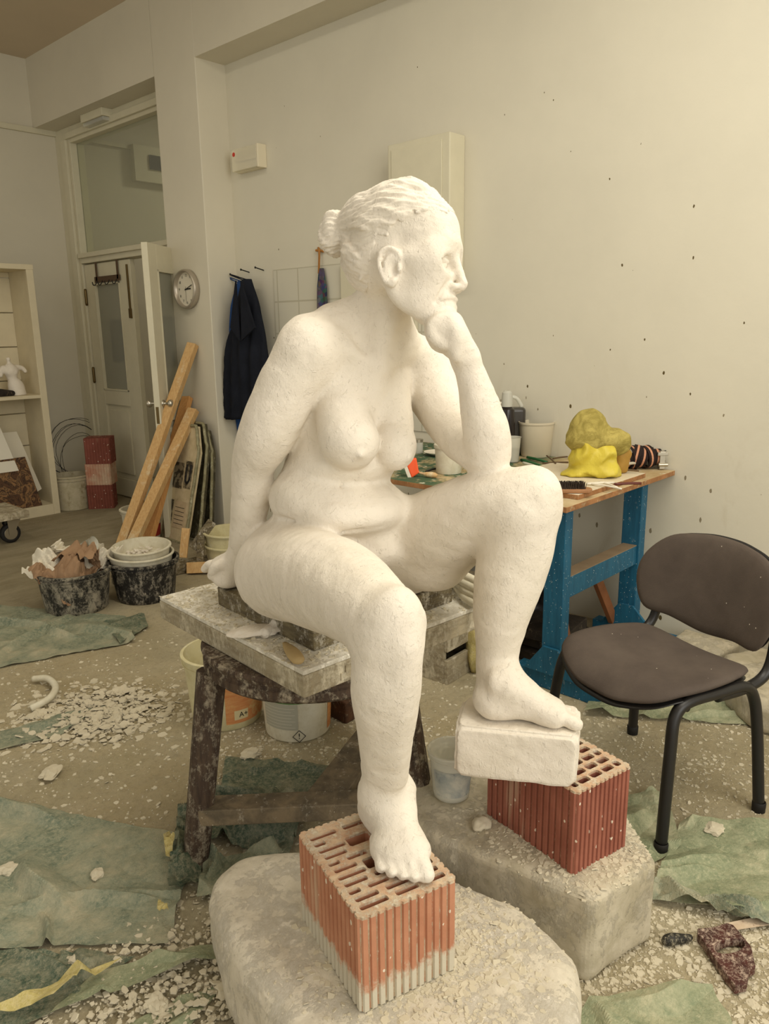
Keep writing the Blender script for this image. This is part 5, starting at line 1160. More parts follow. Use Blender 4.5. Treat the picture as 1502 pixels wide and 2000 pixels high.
q = [onz(1105, 946, ZB+0.01), onz(1160, 962, ZB+0.01), onz(1292, 927, ZB+0.01), onz(1215, 905, ZB+0.01)]
bm = BM(); box(bm, 2.66, 1.45, 0.838, 3.26, 1.92, 0.858); o = obj('drawing_board', bm, [edge, flat('pale_board_face', rgb(216, 204, 180), 0.6, 0.3, 0, 0.001, 20, 0.06)], bevel=0.002); finish(o, 'pale wooden board lying on the bench under the yellow bundle', 'board')
for p in o.data.polygons:
    if p.normal.z > 0.9: p.material_index = 1
Z1 = 0.859; Z0 = 0.839
# yellow bundle
q = onz(1160, 935, Z1); c0 = Vector((q[0]+0.10, q[1]+0.06, Z1))
yb = thing('yellow_bundle', 'lumpy bundle wrapped in khaki netting and a bright yellow plastic bag on the bench', 'bundle', c0)
rt = Vector((0.683, -0.73, 0)); dp_ = Vector((0.73, 0.683, 0))
def blob(parts, amp, fr, seed, sub=5, pit=1.0):
    g = Grid(span(-0.26, 0.26, 0.008), span(-0.26, 0.26, 0.008), span(-0.02, 0.36, 0.008))
    for (a, d, z, ra, rd, rz_) in parts: g.ell(rt*a+dp_*d+Vector((0, 0, z)), (ra, rd, rz_), 0.04, 'add', [tuple(rt), tuple(dp_), (0, 0, 1)])
    V, F = g.mesh()
    for i in range(len(V)):
        p = Vector(V[i]); n = (1-abs(noise.noise(p*fr+Vector((seed, 0, 0))))*2.2)*amp+noise.noise(p*fr*2.3)*amp*0.5
        d = Vector((p.x, p.y, (p.z-0.12))).normalized(); V[i] = p+d*n
    V[:, 2] = np.maximum(V[:, 2], 0.001); return V, F
net = NT('khaki_netting', 0.9, 0.1); net.col(net.mix(net.step(net.noise(16, 6, 0.7, None, 1.5), 0.4, 0.6), rgb(184, 168, 96), rgb(150, 136, 72))); net.bump(net.noise(60, 6, 0.7, net.vec((1, 1, 3)), 1.0), 0.004, 0.8)
ybag = NT('bright_yellow_plastic', 0.45, 0.4); ybag.col(ybag.mix(ybag.step(ybag.noise(9, 4), 0.4, 0.7), rgb(208, 190, 70), rgb(190, 170, 56))); ybag.bump(ybag.noise(14, 5, 0.6, None, 1.2), 0.01, 0.6)
V, F = blob([(-0.025, 0, 0.220, 0.070, 0.07, 0.062), (0.035, 0, 0.155, 0.105, 0.085, 0.05), (0.10, 0.0, 0.13, 0.05, 0.05, 0.05), (-0.045, 0, 0.155, 0.075, 0.08, 0.06)], 0.010, 13, 2.0)
link('netting_wrap', np_mesh('netting_wrap', V, F), net.m, yb)
V, F = blob([(-0.015, -0.01, 0.075, 0.080, 0.085, 0.080), (-0.055, -0.02, 0.015, 0.080, 0.07, 0.018), (0.04, -0.04, 0.03, 0.060, 0.08, 0.045), (0.035, -0.02, 0.11, 0.050, 0.08, 0.04), (-0.055, -0.03, 0.11, 0.03, 0.06, 0.04)], 0.020, 13, 5.0)
link('plastic_bag', np_mesh('plastic_bag', V, F), ybag.m, yb)
V, F = blob([(0.125, 0.02, 0.085, 0.045, 0.04, 0.030), (0.120, 0.02, 0.030, 0.038, 0.04, 0.040)], 0.008, 13, 9.0)
link('brown_flap', np_mesh('brown_flap', V, F), flat('amber_brown_film', rgb(176, 136, 62), 0.6, 0.3, 0, 0.004, 20, 0.2), yb)
# mug
q = onz(1218, 900, Z0); mg = thing('red_mug', 'small red mug with orange flower spots behind the yellow bundle', 'mug', (q[0]+0.06, q[1]+0.05, Z0))
bm = BM(); lathe(bm, [(0.001, 0), (0.036, 0), (0.044, 0.01), (0.052, 0.115), (0.049, 0.115), (0.041, 0.012), (0.001, 0.012)], 32); obj('cup', bm, flat('red_glaze', rgb(150, 52, 42), 0.25, 0.5), mg, True)
bm = BM(); ca = math.atan2(-mg.location[1], -mg.location[0])
for (a, z) in ((0.0, 0.052), (0.22, 0.062), (0.05, 0.075), (-0.18, 0.045), (0.3, 0.040)):
    R_ = 0.044+(0.052-0.044)*(z-0.01)/0.105+0.0006; lathe(bm, [(0.0003, 0), (0.0075, 0), (0.0075, 0.0008), (0.0003, 0.0008)], 12, Matrix.Rotation(ca+a+0.3, 4, 'Z') @ Matrix.Translation((R_, 0, z)) @ Matrix.Rotation(PI/2, 4, 'Y'))
obj('flower_pattern', bm, flat('orange_spot', rgb(222, 150, 92), 0.4), mg)
# ratchet strap roll
q = onz(1262, 918, Z0); rs_ = thing('strap_roll', 'rolled dark striped strap with metal buckle near the wall end of the bench', 'strap', (q[0]+0.03, q[1]+0.03, Z0))
t = NT('dark_striped_webbing', 0.8, 0.2); sx = t.n('SeparateXYZ'); t.l(t.tc.outputs['UV'], sx.inputs[0]); st_ = t.math('LESS_THAN', t.math('ABSOLUTE', t.math('SUBTRACT', sx.outputs['X'], 0.5)), 0.13); t.col(t.mix(st_, rgb(40, 30, 28), rgb(196, 142, 112))); M_WEB = t.m
def ribbon(bm, pts, w_, wd):
    uv = bm.loops.layers.uv.verify(); prev = None
    for p, n_ in zip(pts, wd):
        a = bm.verts.new(p-n_*w_/2); b = bm.verts.new(p+n_*w_/2)
        if prev:
            f = bm.faces.new((prev[0], prev[1], b, a))
            for l_, u in zip(f.loops, (0, 1, 1, 0)): l_[uv].uv = (u, 0)
        prev = (a, b)
bm = BM()
for k in range(7):
    R_ = 0.050+0.004*(k % 3); cx_ = -0.085+0.024*k; tl_ = Vector((0.45*math.sin(k*1.7), 0, 0)); pts = []; wd = []
    ax_ = (rt+dp_*0.35*math.sin(k*2.1)+Vector((0, 0, 0.25*math.cos(k*1.3)))).normalized()
    e1_ = ax_.cross(Vector((0, 0, 1))).normalized(); e2_ = e1_.cross(ax_)
    for i in range(25):
        a = 2*PI*i/24; pts.append(rt*cx_+Vector((0, 0, 0.056))+(e1_*math.cos(a)+e2_*math.sin(a))*R_*(1 if k < 5 else 0.75)); wd.append(ax_)
    ribbon(bm, pts, 0.036, wd)
ob = obj('webbing', bm, M_WEB, rs_); s = ob.modifiers.new('s', 'SOLIDIFY'); s.thickness = 0.003
bm = BM(); M = basis(rt*0.075+dp_*-0.03+Vector((0, 0, 0.045)), rt, dp_, (0, 0, 1)); cbox(bm, (0, 0, 0), (0.026, 0.03, 0.085), M); cbox(bm, (0.0, -0.012, 0.03), (0.05, 0.012, 0.016), M); tube(bm, [M @ Vector(p) for p in ((-0.02, -0.016, -0.02), (0.025, -0.016, -0.02))], 0.009, 10); obj('buckle', bm, M_CHROME, rs_, bevel=0.002)
bm = BM(); pts = [rt*0.10+Vector((0, 0, 0.062))+(rt*math.cos(a)+Vector((0, 0, 1))*math.sin(a))*0.026 for a in [k*2*PI/16 for k in range(17)]]; ribbon(bm, pts, 0.03, [dp_]*17); ob = obj('strap_end', bm, M_DARK, rs_); s = ob.modifiers.new('s', 'SOLIDIFY'); s.thickness = 0.003
# scrubbing brush
a = onz(1078, 956, Z1+0.01); b = onz(1156, 956, Z1+0.01); ax_ = (b-a); ax_.z = 0; L_ = ax_.length; ax_.normalize(); pr_ = Vector((-ax_.y, ax_.x, 0))
br_ = thing('scrubbing_brush', 'dark bristled wooden scrubbing brush at the front edge of the bench', 'brush', (a.x, a.y, Z1)); M = basis((0, 0, 0), ax_, pr_, (0, 0, 1))
bm = BM(); prism(bm, [(0, -0.028), (L_*0.9, -0.030), (L_, -0.012), (L_, 0.012), (L_*0.9, 0.030), (0, 0.028)], 0, 0.016, M); obj('wooden_back', bm, flat('brush_wood', rgb(168, 122, 84), 0.6, 0.3, 0, 0.001, 30, 0.2), br_, bevel=0.004)
bm = BM(); rnd = random.Random(2)
for i in range(26):
    for j in range(5):
        x = 0.01+(L_*0.86-0.02)*i/25; y = -0.022+0.011*j; 
        for k in range(3):
            p = Vector((x+rnd.uniform(-.002, .002), y+rnd.uniform(-.002, .002), 0.015)); tp = p+Vector((rnd.uniform(-.006, .006), rnd.uniform(-.006, .006), 0.026)); tube(bm, [M @ p, M @ tp], [0.0018, 0.0009], 3)
bm2 = bm; obj('bristles', bm2, flat('dark_bristle', rgb(54, 42, 32), 0.8), br_)
def stick(name, lab, cat, a, b, r, mat, z=Z1, grp=None, rz=None):
    A_ = onz(*a, z+0.006); B_ = onz(*b, z+0.006); bm = BM(); tube(bm, smooth_path([A_, (A_+B_)/2+Vector((0, 0, 0.002)), B_], 3), r, 7); return finish(obj(name, bm, mat, None, True), lab, cat, grp)
stick('wooden_pencil', 'dark red-brown modelling tool lying right of the scrubbing brush', 'tool', (1200, 946), (1252, 944), 0.006, flat('dark_red_lacquer', rgb(96, 44, 34), 0.4))
stk = 'white sticks in front of the yellow bundle'
stick('white_stick', 'long white stick pointing at the front corner of the bench board', 'stick', (1150, 944), (1214, 955), 0.004, M_PAPER, grp=stk)
stick('white_stick', 'white stick lying flat just under the yellow bag', 'stick', (1146, 945), (1200, 943), 0.005, M_PAPER, grp=stk)
stick('white_stick', 'short white stick crossing the longer one', 'stick', (1170, 941), (1206, 952), 0.004, M_PAPER, grp=stk)
tw = 'twigs and brushes scattered by the wall'
gw = flat('green_handle', rgb(38, 98, 56), 0.4); dw = flat('twig_brown', rgb(104, 84, 60), 0.8)
for i, (a, b, m, lab) in enumerate((((1018, 898), (1062, 912), gw, 'green handled brush nearest the knee'), ((1030, 893), (1068, 903), gw, 'green handled brush behind the nearest one'), ((1022, 904), (1058, 916), flat('white_handle', rgb(206, 206, 190), 0.4), 'white and green brush at the very front'), ((1060, 905), (1110, 903), dw, 'long brown twig left of the yellow bundle'),
    ((1068, 890), (1085, 905), dw, 'short twig pointing to the wall'), ((1080, 896), (1108, 892), dw, 'thin twig resting near the wall behind the long one'), ((1215, 918), (1248, 920), dw, 'twig right of the yellow bundle under the strap'), ((1218, 908), (1244, 904), flat('pale_rod', rgb(190, 182, 160), 0.5), 'pale rod between the bundle and the strap'))):
    stick('thin_tool' if m in (dw,) else 'paint_brush', lab, 'twig' if m is dw else 'brush', a, b, 0.007 if m is not dw else 0.004, m, Z0+0.004*i, tw)
# bottles, jug, cups
def turned(name, lab, cat, px, py, dz, off, parts, rz=0):
    q = onz(px, py, Z0); o = thing(name, lab, cat, (q[0]+off[0], q[1]+off[1], Z0), rz)
    for (nm, prof, m) in parts:
        bm = BM(); lathe(bm, prof, 32); obj(nm, bm, m, o, True).modifiers.new('edge', 'EDGE_SPLIT').split_angle = 0.6
    return o
black_l = flat('black_liquid_plastic', rgb(34, 28, 28), 0.2, 0.5)
turned('detergent_bottle', 'black bottle with grey dosing cap behind the elbow', 'bottle', 988, 893, 0, (0.0, 0.0), [('body', [(0.001, 0), (0.040, 0), (0.043, 0.01), (0.043, 0.20), (0.038, 0.25), (0.022, 0.265), (0.001, 0.265)], black_l), ('cap', [(0.024, 0.262), (0.029, 0.264), (0.029, 0.30), (0.026, 0.335), (0.016, 0.345), (0.001, 0.345)], flat('grey_cap', rgb(186, 184, 172), 0.4))])
bm = BM(); poly = [(-0.065, -0.04), (0.065, -0.04), (0.075, 0), (0.065, 0.04), (-0.065, 0.04), (-0.075, 0)]
q = onz(1006, 893, Z0); jg = thing('dark_jug', 'large dark canister with a handle hole beside the black bottle', 'canister', (q[0]+0.07, q[1]+0.075, Z0), -0.82)
prism(bm, poly, 0, 0.25); vs = [v for v in bm.verts if v.co.z > 0.2]; obj('body', bm, flat('smoky_plastic', rgb(62, 58, 54), 0.3, 0.5), jg, bevel=0.02, seg=4)
bm = BM(); tube(bm, smooth_path([(-0.06, 0, 0.245), (-0.04, 0, 0.295), (0.02, 0, 0.30), (0.055, 0, 0.25)], 5), 0.011, 10); obj('handle', bm, M_CLEARPL, jg, True)
bm = BM(); lathe(bm, [(0.02, 0.245), (0.02, 0.29), (0.001, 0.29)], 18, Matrix.Translation((-0.05, 0, 0))); obj('cap', bm, M_CHROME, jg, True)
turned('plastic_cup', 'translucent measuring cup beside the elbow', 'cup', 1003, 905, 0, (0.03, 0.03), [('cup', [(0.001, 0), (0.030, 0), (0.034, 0.004), (0.042, 0.125), (0.045, 0.127), (0.040, 0.125), (0.032, 0.006), (0.001, 0.006)], M_CLEARPL), ('residue', [(0.001, 0.008), (0.031, 0.008), (0.037, 0.075), (0.001, 0.075)], flat('grey_residue', rgb(168, 166, 150), 0.6))])
turned('pale_bucket', 'pale translucent bucket against the wall right of the dark canister', 'bucket', 1048, 895, 0, (0.07, 0.05), [('shell', [(0.001, 0), (0.075, 0), (0.078, 0.01), (0.090, 0.17), (0.094, 0.17), (0.094, 0.18), (0.088, 0.18), (0.074, 0.006), (0.001, 0.006)], flat('pale_beige_plastic', rgb(206, 196, 172), 0.5))])
turned('white_tub', 'white lidded tub with streaks between the breast and the far arm', 'tub', 880, 928, 0, (0.05, 0.05), [('tub', [(0.001, 0), (0.058, 0), (0.060, 0.006), (0.066, 0.12), (0.001, 0.12)], M_WHPL), ('lid', [(0.070, 0.118), (0.071, 0.122), (0.071, 0.134), (0.066, 0.138), (0.001, 0.138)], M_WHPL)])
turned('amber_bottle', 'tall bottle of orange-brown liquid behind the breast', 'bottle', 800, 900, 0, (0.09, 0.12), [('body', [(0.001, 0), (0.040, 0), (0.042, 0.01), (0.042, 0.19), (0.001, 0.19)], flat('brown_liquid', rgb(92, 76, 48), 0.3, 0.5)), ('neck', [(0.042, 0.19), (0.042, 0.30), (0.035, 0.34), (0.001, 0.35)], glass_mat('amber_clear', (0.85, 0.74, 0.42, 1), 0.4, 0.15)), ('residue_streak', [(0.001, 0.19), (0.020, 0.19), (0.020, 0.335), (0.001, 0.34)], flat('orange_streak', rgb(200, 138, 44), 0.4))])
turned('plate', 'white saucer behind the lidded tub', 'plate', 862, 893, 0, (0.05, 0.05), [('dish', [(0.001, 0.004), (0.05, 0.004), (0.085, 0.018), (0.087, 0.020), (0.05, 0.008), (0.001, 0.008)], M_PAPER)])
turned('glass_jar', 'small glass jar behind the orange brush', 'jar', 822, 892, 0, (0.09, 0.10), [('jar', [(0.001, 0), (0.030, 0), (0.031, 0.06), (0.029, 0.06), (0.028, 0.004), (0.001, 0.004)], M_CLEARPL), ('lid', [(0.032, 0.06), (0.032, 0.075), (0.001, 0.078)], M_CHROME)])
# orange brush
a = onz(806, 926, Z0+0.01); ob_ = thing('orange_brush', 'small orange-headed brush with a wooden handle on the bench', 'brush', (a.x, a.y, Z0)); 
M = basis((0, 0, 0.045), rt, dp_, (0, 0, 1)) @ Matrix.Rotation(-0.35, 4, 'Y')
bm = BM(); vs = hexa(bm, [M @ Vector(v) for v in ((-0.022, -0.02, -0.045), (0.018, -0.02, -0.035), (0.018, 0.02, -0.035), (-0.022, 0.02, -0.045), (-0.022, -0.02, 0.045), (0.03, -0.015, 0.032), (0.03, 0.015, 0.032), (-0.022, 0.02, 0.045))]); obj('head', bm, flat('fluorescent_orange', rgb(240, 92, 44), 0.45), ob_, bevel=0.005)
bm = BM(); box(bm, -0.038, -0.021, -0.045, -0.022, 0.021, 0.045, M); obj('bristles', bm, M_PAPER, ob_, bevel=0.002)
bm = BM(); tube(bm, smooth_path([rt*0.02+Vector((0, 0, 0.02)), rt*0.06+Vector((0, 0, 0.014))-dp_*0.03, rt*0.11+Vector((0, 0, 0.012))-dp_*0.05], 4), [0.006]*4+[0.011, 0.013, 0.014, 0.012, 0.006], 8); obj('handle', bm, M_PINE, ob_, True)
stick('black_stick', 'thin black stick lying behind the orange brush', 'stick', (832, 921), (858, 914), 0.005, M_DARK, Z0)
# black bags and boards under the bench
bm = crumple(4, 1, 0.16, 0.20, 0.17, 3.0, 0.5); bm.transform(Matrix.Translation((3.12, 2.0, 0.18)))
for v in bm.verts: v.co.z = max(v.co.z, 0.003)
bagm = flat('black_bag_film', rgb(30, 27, 26), 0.35, 0.5, 0, 0.006, 12, 0.2)
finish(obj('black_bag', bm, bagm, None, True), 'crumpled black plastic bag under the bench behind the knee', 'bag')
for i, (zc, dx, lab) in enumerate(((0.03, 0, 'lowest dark dusty board of the pile under the bench'), (0.085, 0.03, 'middle dark dusty board of the pile under the bench'), (0.14, -0.02, 'topmost dark board of the pile under the bench'))):
    bm = BM(); M = Matrix.Translation((2.98+dx, 1.86, zc)) @ Matrix.Rotation(0.12*i-0.1, 4, 'Z'); cbox(bm, (0, 0, 0), (0.28, 0.50, 0.05), M)
    finish(obj('dark_board', bm, splat('dark_dusty_board', rgb(58, 50, 42), rgb(40, 35, 30), rgb(150, 138, 114), 0.12, 14, spots=0.08), bevel=0.004), lab, 'board', 'dark boards piled under the bench')
q = onz(928, 1318); bm = crumple(3, 1, 0.05, 0.05, 0.13, 6.0, 0.5); bm.transform(Matrix.Translation((q[0]+0.03, q[1]+0.02, 0.13)))
for v in bm.verts: v.co.z = max(v.co.z, 0.002)
finish(obj('yellowed_bag', bm, M_YELFILM, None, True), 'crumpled yellowish plastic between the crate and the far shin', 'bag')

# ------------------------------------------------------------------ things along the right wall and on the floor at right
rock('stone_block', 'pale irregular stone lying behind the right chair legs', [(2.86, 0.60), (3.05, 0.50), (3.35, 0.62), (3.40, 0.95), (3.22, 1.04), (2.98, 0.94), (2.86, 0.78)], 0.13, 0.04, 0.010, M_TRUNK, 21.0, sub=4, chamfer=0.03)
rock('stone_block', 'flat pale stone against the wall behind the chair seat', [(3.15, 1.08), (3.45, 1.04), (3.47, 1.30), (3.22, 1.30)], 0.10, 0.03, 0.008, M_TRUNK, 22.0, sub=4, chamfer=0.02)
bm = crumple(4, 1, 0.17, 0.20, 0.13, 13.0, 0.4); bm.transform(Matrix.Translation((3.26, 0.62, 0.26)))
for v in bm.verts: v.co.z = max(v.co.z, 0.135)
finish(obj('yellow_sack', bm, flat('pale_yellow_sack', rgb(224, 208, 140), 0.7, 0.2, 0, 0.004, 20, 0.1), None, True), 'pale yellow sack on the stone at the right frame edge', 'sack')
# saw
hz = 0.012; outp = [(1352, 1832), (1390, 1829), (1425, 1818), (1440, 1836), (1452, 1850), (1466, 1868), (1470, 1890), (1474, 1906), (1458, 1916), (1462, 1938), (1438, 1950), (1418, 1925), (1400, 1898), (1384, 1874), (1368, 1850)]
sw = thing('hand_saw', 'plaster-dusted hand saw with a dark red grip on the floor at lower right', 'saw', tuple(onz(1415, 1870)))
O2 = [onz(x, y, 0.0) for x, y in outp]; hc = onz(1424, 1866); ax1 = onz(1453, 1862)-hc; ax2 = onz(1426, 1852)-hc
n_ = 48; inner = [hc+ax1*math.cos(2*PI*i/n_)+ax2*math.sin(2*PI*i/n_) for i in range(n_)]
def ray_out(d):
    best = None
    for i in range(len(O2)):
        a, b = O2[i]-hc, O2[(i+1) % len(O2)]-hc; e = b-a; den = d.x*e.y-d.y*e.x
        if abs(den) < 1e-9: continue
        t_ = (a.x*e.y-a.y*e.x)/den; u = (a.x*d.y-a.y*d.x)/den
        if t_ > 0 and -1e-6 <= u <= 1+1e-6 and (best is None or t_ > best): best = t_
    return best or 0.05
outer = []
for p in inner: d = (p-hc).normalized(); outer.append(hc+d*ray_out(d))
bm = BM(); lv = []
for z in (0.004, 0.028):
    lv.append(([bm.verts.new((p.x, p.y, z)) for p in inner], [bm.verts.new((p.x, p.y, z)) for p in outer]))
for i in range(n_):
    j = (i+1) % n_; (i0, o0), (i1, o1) = lv
    for f in ((i1[i], o1[i], o1[j], i1[j]), (i0[i], i0[j], o0[j], o0[i]), (o0[i], o0[j], o1[j], o1[i]), (i0[i], i1[i], i1[j], i0[j])): bm.faces.new(f)
obj('grip', bm, splat('dark_red_grip', rgb(84, 44, 38), rgb(64, 34, 30), rgb(214, 190, 170), 0.55, 42, 0.5), sw, world=True, bevel=0.002)
bm = BM(); q = [onz(1392, 1832, 0), onz(1640, 1792, 0), onz(1640, 1765, 0), onz(1418, 1812, 0)]; hexa(bm, [(p.x, p.y, 0.012) for p in q]+[(p.x, p.y, 0.0145) for p in q]); obj('blade', bm, splat('dusted_blade', rgb(214, 196, 172), rgb(198, 176, 150), rgb(150, 92, 74), 0.18, 40), sw, world=True)
kn = thing('utility_knife', 'black and yellow knife handle lying left of the saw', 'knife', tuple(onz(1325, 1838)))
a = onz(1294, 1840, 0.012); b = onz(1352, 1830, 0.012); bm = BM(); tube(bm, smooth_path([a, a.lerp(b, 0.3)+Vector((0, 0, 0.004)), a.lerp(b, 0.7), b], 4), [0.006, 0.010, 0.013, 0.014, 0.0145, 0.014, 0.013, 0.012, 0.011, 0.010, 0.009, 0.007, 0.004], 12); obj('handle', bm, splat('dusted_black_handle', rgb(44, 42, 38), rgb(34, 32, 30), rgb(196, 186, 160), 0.4, 50, 0.5), kn, True, world=True)
bm = BM(); bmesh.ops.create_uvsphere(bm, u_segments=16, v_segments=8, radius=1); M = basis(a.lerp(b, 0.24)+Vector((0, 0, 0.008)), (b-a), (b-a).cross(Vector((0, 0, 1))), (0, 0, 1)); bm.transform(M @ Matrix.Diagonal((0.013, 0.009, 0.009, 1))); obj('end_inset', bm, flat('yellow_inset', rgb(216, 186, 40), 0.4), kn, True, world=True)

# ------------------------------------------------------------------ the plaster statue
def relief(V, F, amp, sd=0.0, extra=None):
    """trowel and knife marks: small raised smears along the surface normal"""
    a = V[F[:, 2]]-V[F[:, 0]]; b = V[F[:, 3]]-V[F[:, 1]]; fn = np.cross(a, b); N = np.zeros_like(V)
    for k in range(4): np.add.at(N, F[:, k], fn)
    N /= np.linalg.norm(N, axis=1)[:, None]+1e-9
    rs = np.random.RandomState(5); h = np.zeros(len(V))
    for k in range(26):
        d = rs.normal(size=3); d /= np.linalg.norm(d); e = rs.normal(size=3); fr = 25+rs.rand()*150
        ph = V@d*fr+sd+rs.rand()*6; w_ = np.sin(V@e*rs.uniform(8, 30)+rs.rand()*6)
        h += np.sin(ph+1.5*w_)*(40.0/(fr+15))
    h = h/np.abs(h).std()
    return V+N*(amp*np.tanh(h*0.9)+(0 if extra is None else extra))[:, None]
def build_statue():
    root = thing('plaster_statue', 'white plaster statue of a seated nude woman resting her chin on her fist', 'statue', (1.30, 1.40, 0.785))
    xs = span(0.84, 1.74, 0.0042); ys = span(0.72, 2.02, 0.0042)
    zs = np.concatenate([span(0.425, 1.46, 0.0042), span(1.46, 1.93, 0.0026)])
    A = lambda x, y, d: np.array(at(x, y, d))
    G = lambda: Grid(xs, ys, zs)
    Lx = np.array([1, -0.05, 0]); Fy = np.array([0.05, 1, 0])     # torso axes: across, along
    # ---------------- torso
    T = G()
    T.ell(A(612, 1092, 2.05), (0.185, 0.165, 0.135), 0.05)
    T.ell(A(560, 1125, 2.03), (0.125, 0.150, 0.115), 0.06)         # buttock
    T.ell(A(770, 1085, 2.16), (0.120, 0.130, 0.105), 0.06)
    T.ell(A(650, 960, 2.04), (0.160, 0.132, 0.14), 0.06)
    T.ell(A(672, 845, 2.02), (0.152, 0.120, 0.17), 0.06)
    T.ell(A(700, 725, 2.00), (0.165, 0.095, 0.12), 0.06)
    T.cone(A(735, 650, 1.95), A(607, 672, 1.88), 0.06, 0.060, 0.05)   # shoulder girdle
    T.cone(A(760, 660, 1.97), A(835, 725, 2.07), 0.055, 0.062, 0.05)
    T.ell(A(604, 690, 1.85), (0.078, 0.078, 0.085), 0.05)           # deltoids
    T.ell(A(836, 738, 2.06), (0.070, 0.070, 0.088), 0.05)
    # collar bones, hollow above, breastbone notch
    T.chain([A(730, 720, 1.885), A(692, 694, 1.85), A(645, 662, 1.84)], [0.009, 0.010, 0.012], 0.04)
    T.chain([A(748, 718, 1.895), A(785, 692, 1.94), A(815, 690, 1.99)], [0.009, 0.009, 0.010], 0.04)
    T.ell(A(705, 712, 1.80), (0.040, 0.016, 0.010), 0.03, 'sub', [(0.8, -0.1, -0.6), (0, 1, 0), (0.6, 0, 0.8)])
    T.ell(A(739, 706, 1.83), (0.010, 0.02, 0.014), 0.02, 'sub')
    # neck and its two cords
    T.chain([A(745, 535, 1.87), A(752, 600, 1.89), A(748, 655, 1.94)], [0.060, 0.058, 0.075], 0.045)
    T.chain([A(765, 590, 1.835), A(752, 650, 1.862), A(740, 705, 1.885)], [0.014, 0.012, 0.010], 0.05)
    T.chain([A(702, 600, 1.92), A(650, 622, 1.90)], [0.030, 0.036], 0.05)
    # belly with its two folds
    T.ell(A(688, 900, 1.975), (0.138, 0.108, 0.055), 0.04)
    B = G()
    B.ell(A(690, 985, 1.965), (0.155, 0.130, 0.066), 0.02, M=[(1, 0, 0), (0, 1, 0.15), (0, -0.15, 1)])
    B.ell(A(610, 978, 2.00), (0.115, 0.10, 0.066), 0.06)
    B.ell(A(640, 950, 2.00), (0.14, 0.115, 0.07), 0.05)
    T.merge(B, 0.010)
    T.chain([A(650, 952, 1.90), A(700, 950, 1.858), A(760, 938, 1.86), A(790, 946, 1.93)], [0.003]*4, 0.014, 'sub')
    T.chain([A(545, 1012, 1.93), A(600, 1022, 1.885), A(660, 1032, 1.865), A(720, 1036, 1.862), A(768, 1026, 1.89)], [0.004]*5, 0.016, 'sub')
    T.ell(A(757, 981, 1.838), (0.010, 0.012, 0.005), 0.008, 'sub')   # navel
    # pubic mound
    T.ell(A(733, 1068, 2.00), (0.07, 0.075, 0.05), 0.06)
    T.ell(A(718, 785, 1.945), (0.125, 0.062, 0.10), 0.05)
    # breasts
    D = G()
    D.chain([A(668, 745, 1.915), A(672, 810, 1.878), A(678, 856, 1.850)], [0.052, 0.066, 0.068], 0.03)
    D.ell(A(690, 868, 1.828), (0.056, 0.056, 0.053), 0.04)
    D.cone(A(703, 888, 1.785), A(706, 890, 1.772), 0.012, 0.007, 0.012)
    D2 = G()
    D2.chain([A(766, 750, 1.975), A(764, 820, 1.955), A(764, 862, 1.928)], [0.046, 0.056, 0.058], 0.03)
    D2.ell(A(770, 880, 1.908), (0.051, 0.051, 0.051), 0.03)
    D2.cone(A(792, 892, 1.885), A(798, 895, 1.875), 0.011, 0.007, 0.012)
    D.merge(D2, 0.012); T.merge(D, 0.018)
    # ---------------- near (right) leg
    L = G()
    L.chain([A(575, 1118, 1.95), A(652, 1144, 1.68), A(722, 1190, 1.51), A(757, 1226, 1.44)], [0.122, 0.107, 0.083, 0.066], 0.03)
    L.chain([A(757, 1226, 1.44), A(752, 1335, 1.475), A(750, 1420, 1.54), A(748, 1500, 1.61), A(748, 1560, 1.65)], [0.064, 0.0665, 0.054, 0.046, 0.048], 0.03)
    L.ell(A(776, 1192, 1.405), (0.040, 0.036, 0.044), 0.04)
    L.chain([A(790, 1270, 1.40), A(785, 1400, 1.47), A(775, 1520, 1.58)], [0.022, 0.018, 0.016], 0.04)
    def foot(g, heel, f, sgn, z, ln):
        f = np.array([f[0], f[1], 0.0]); f /= np.linalg.norm(f); s = np.array([-f[1], f[0], 0.0])*sgn   # s: towards the big toe
        h = np.array([heel[0], heel[1], z]); P = lambda a, b, c: h+f*a*ln+s*b*ln+np.array([0, 0, c*ln])
        g.ell(P(0.045, 0.0, 0.042), (0.047*ln, 0.047*ln, 0.043*ln), 0.02)
        g.cone(P(0.06, 0, 0.10), P(0.06, 0, 0.04), 0.036*ln, 0.036*ln, 0.03)
        g.cone(P(0.05, 0.0, 0.03), P(0.19, 0.004, 0.022), 0.030*ln, 0.024*ln, 0.03, squash=(s, 1.5))
        g.cone(P(0.085, 0.004, 0.085), P(0.19, 0.010, 0.030), 0.040*ln, 0.020*ln, 0.03, squash=(s, 1.35))
        g.ell(P(0.185, 0.026, 0.026), (0.026*ln,)*3, 0.03)
        g.ell(P(0.165, -0.028, 0.020), (0.022*ln,)*3, 0.03)
        g.cone(P(0.052, 0.035, 0.10), P(0.052, 0.036, 0.095), 0.013*ln, 0.013*ln, 0.02)
        g.cone(P(0.045, -0.036, 0.085), P(0.045, -0.036, 0.08), 0.012*ln, 0.012*ln, 0.02)
        for (b0, b1, a1, r) in ((0.030, 0.036, 0.252, 0.0155), (0.010, 0.012, 0.250, 0.0112), (-0.008, -0.007, 0.241, 0.0105), (-0.024, -0.025, 0.228, 0.010), (-0.038, -0.041, 0.210, 0.0105)):
            g2 = [P(a1-0.075, b0, 0.024), P(a1-0.038, (b0+b1)/2, 0.023), P(a1-0.012, b1, 0.012)]
            g.chain(g2, [r*ln*1.05, r*ln, r*ln*1.05], 0.006)
            g.ell(P(a1-0.004, b1, 0.017), (0.008*ln, 0.008*ln, 0.0045*ln), 0.004)   # nail
    foot(L, (1.112, 1.070), (-0.56, -0.83), 1, 0.442, 1.06)
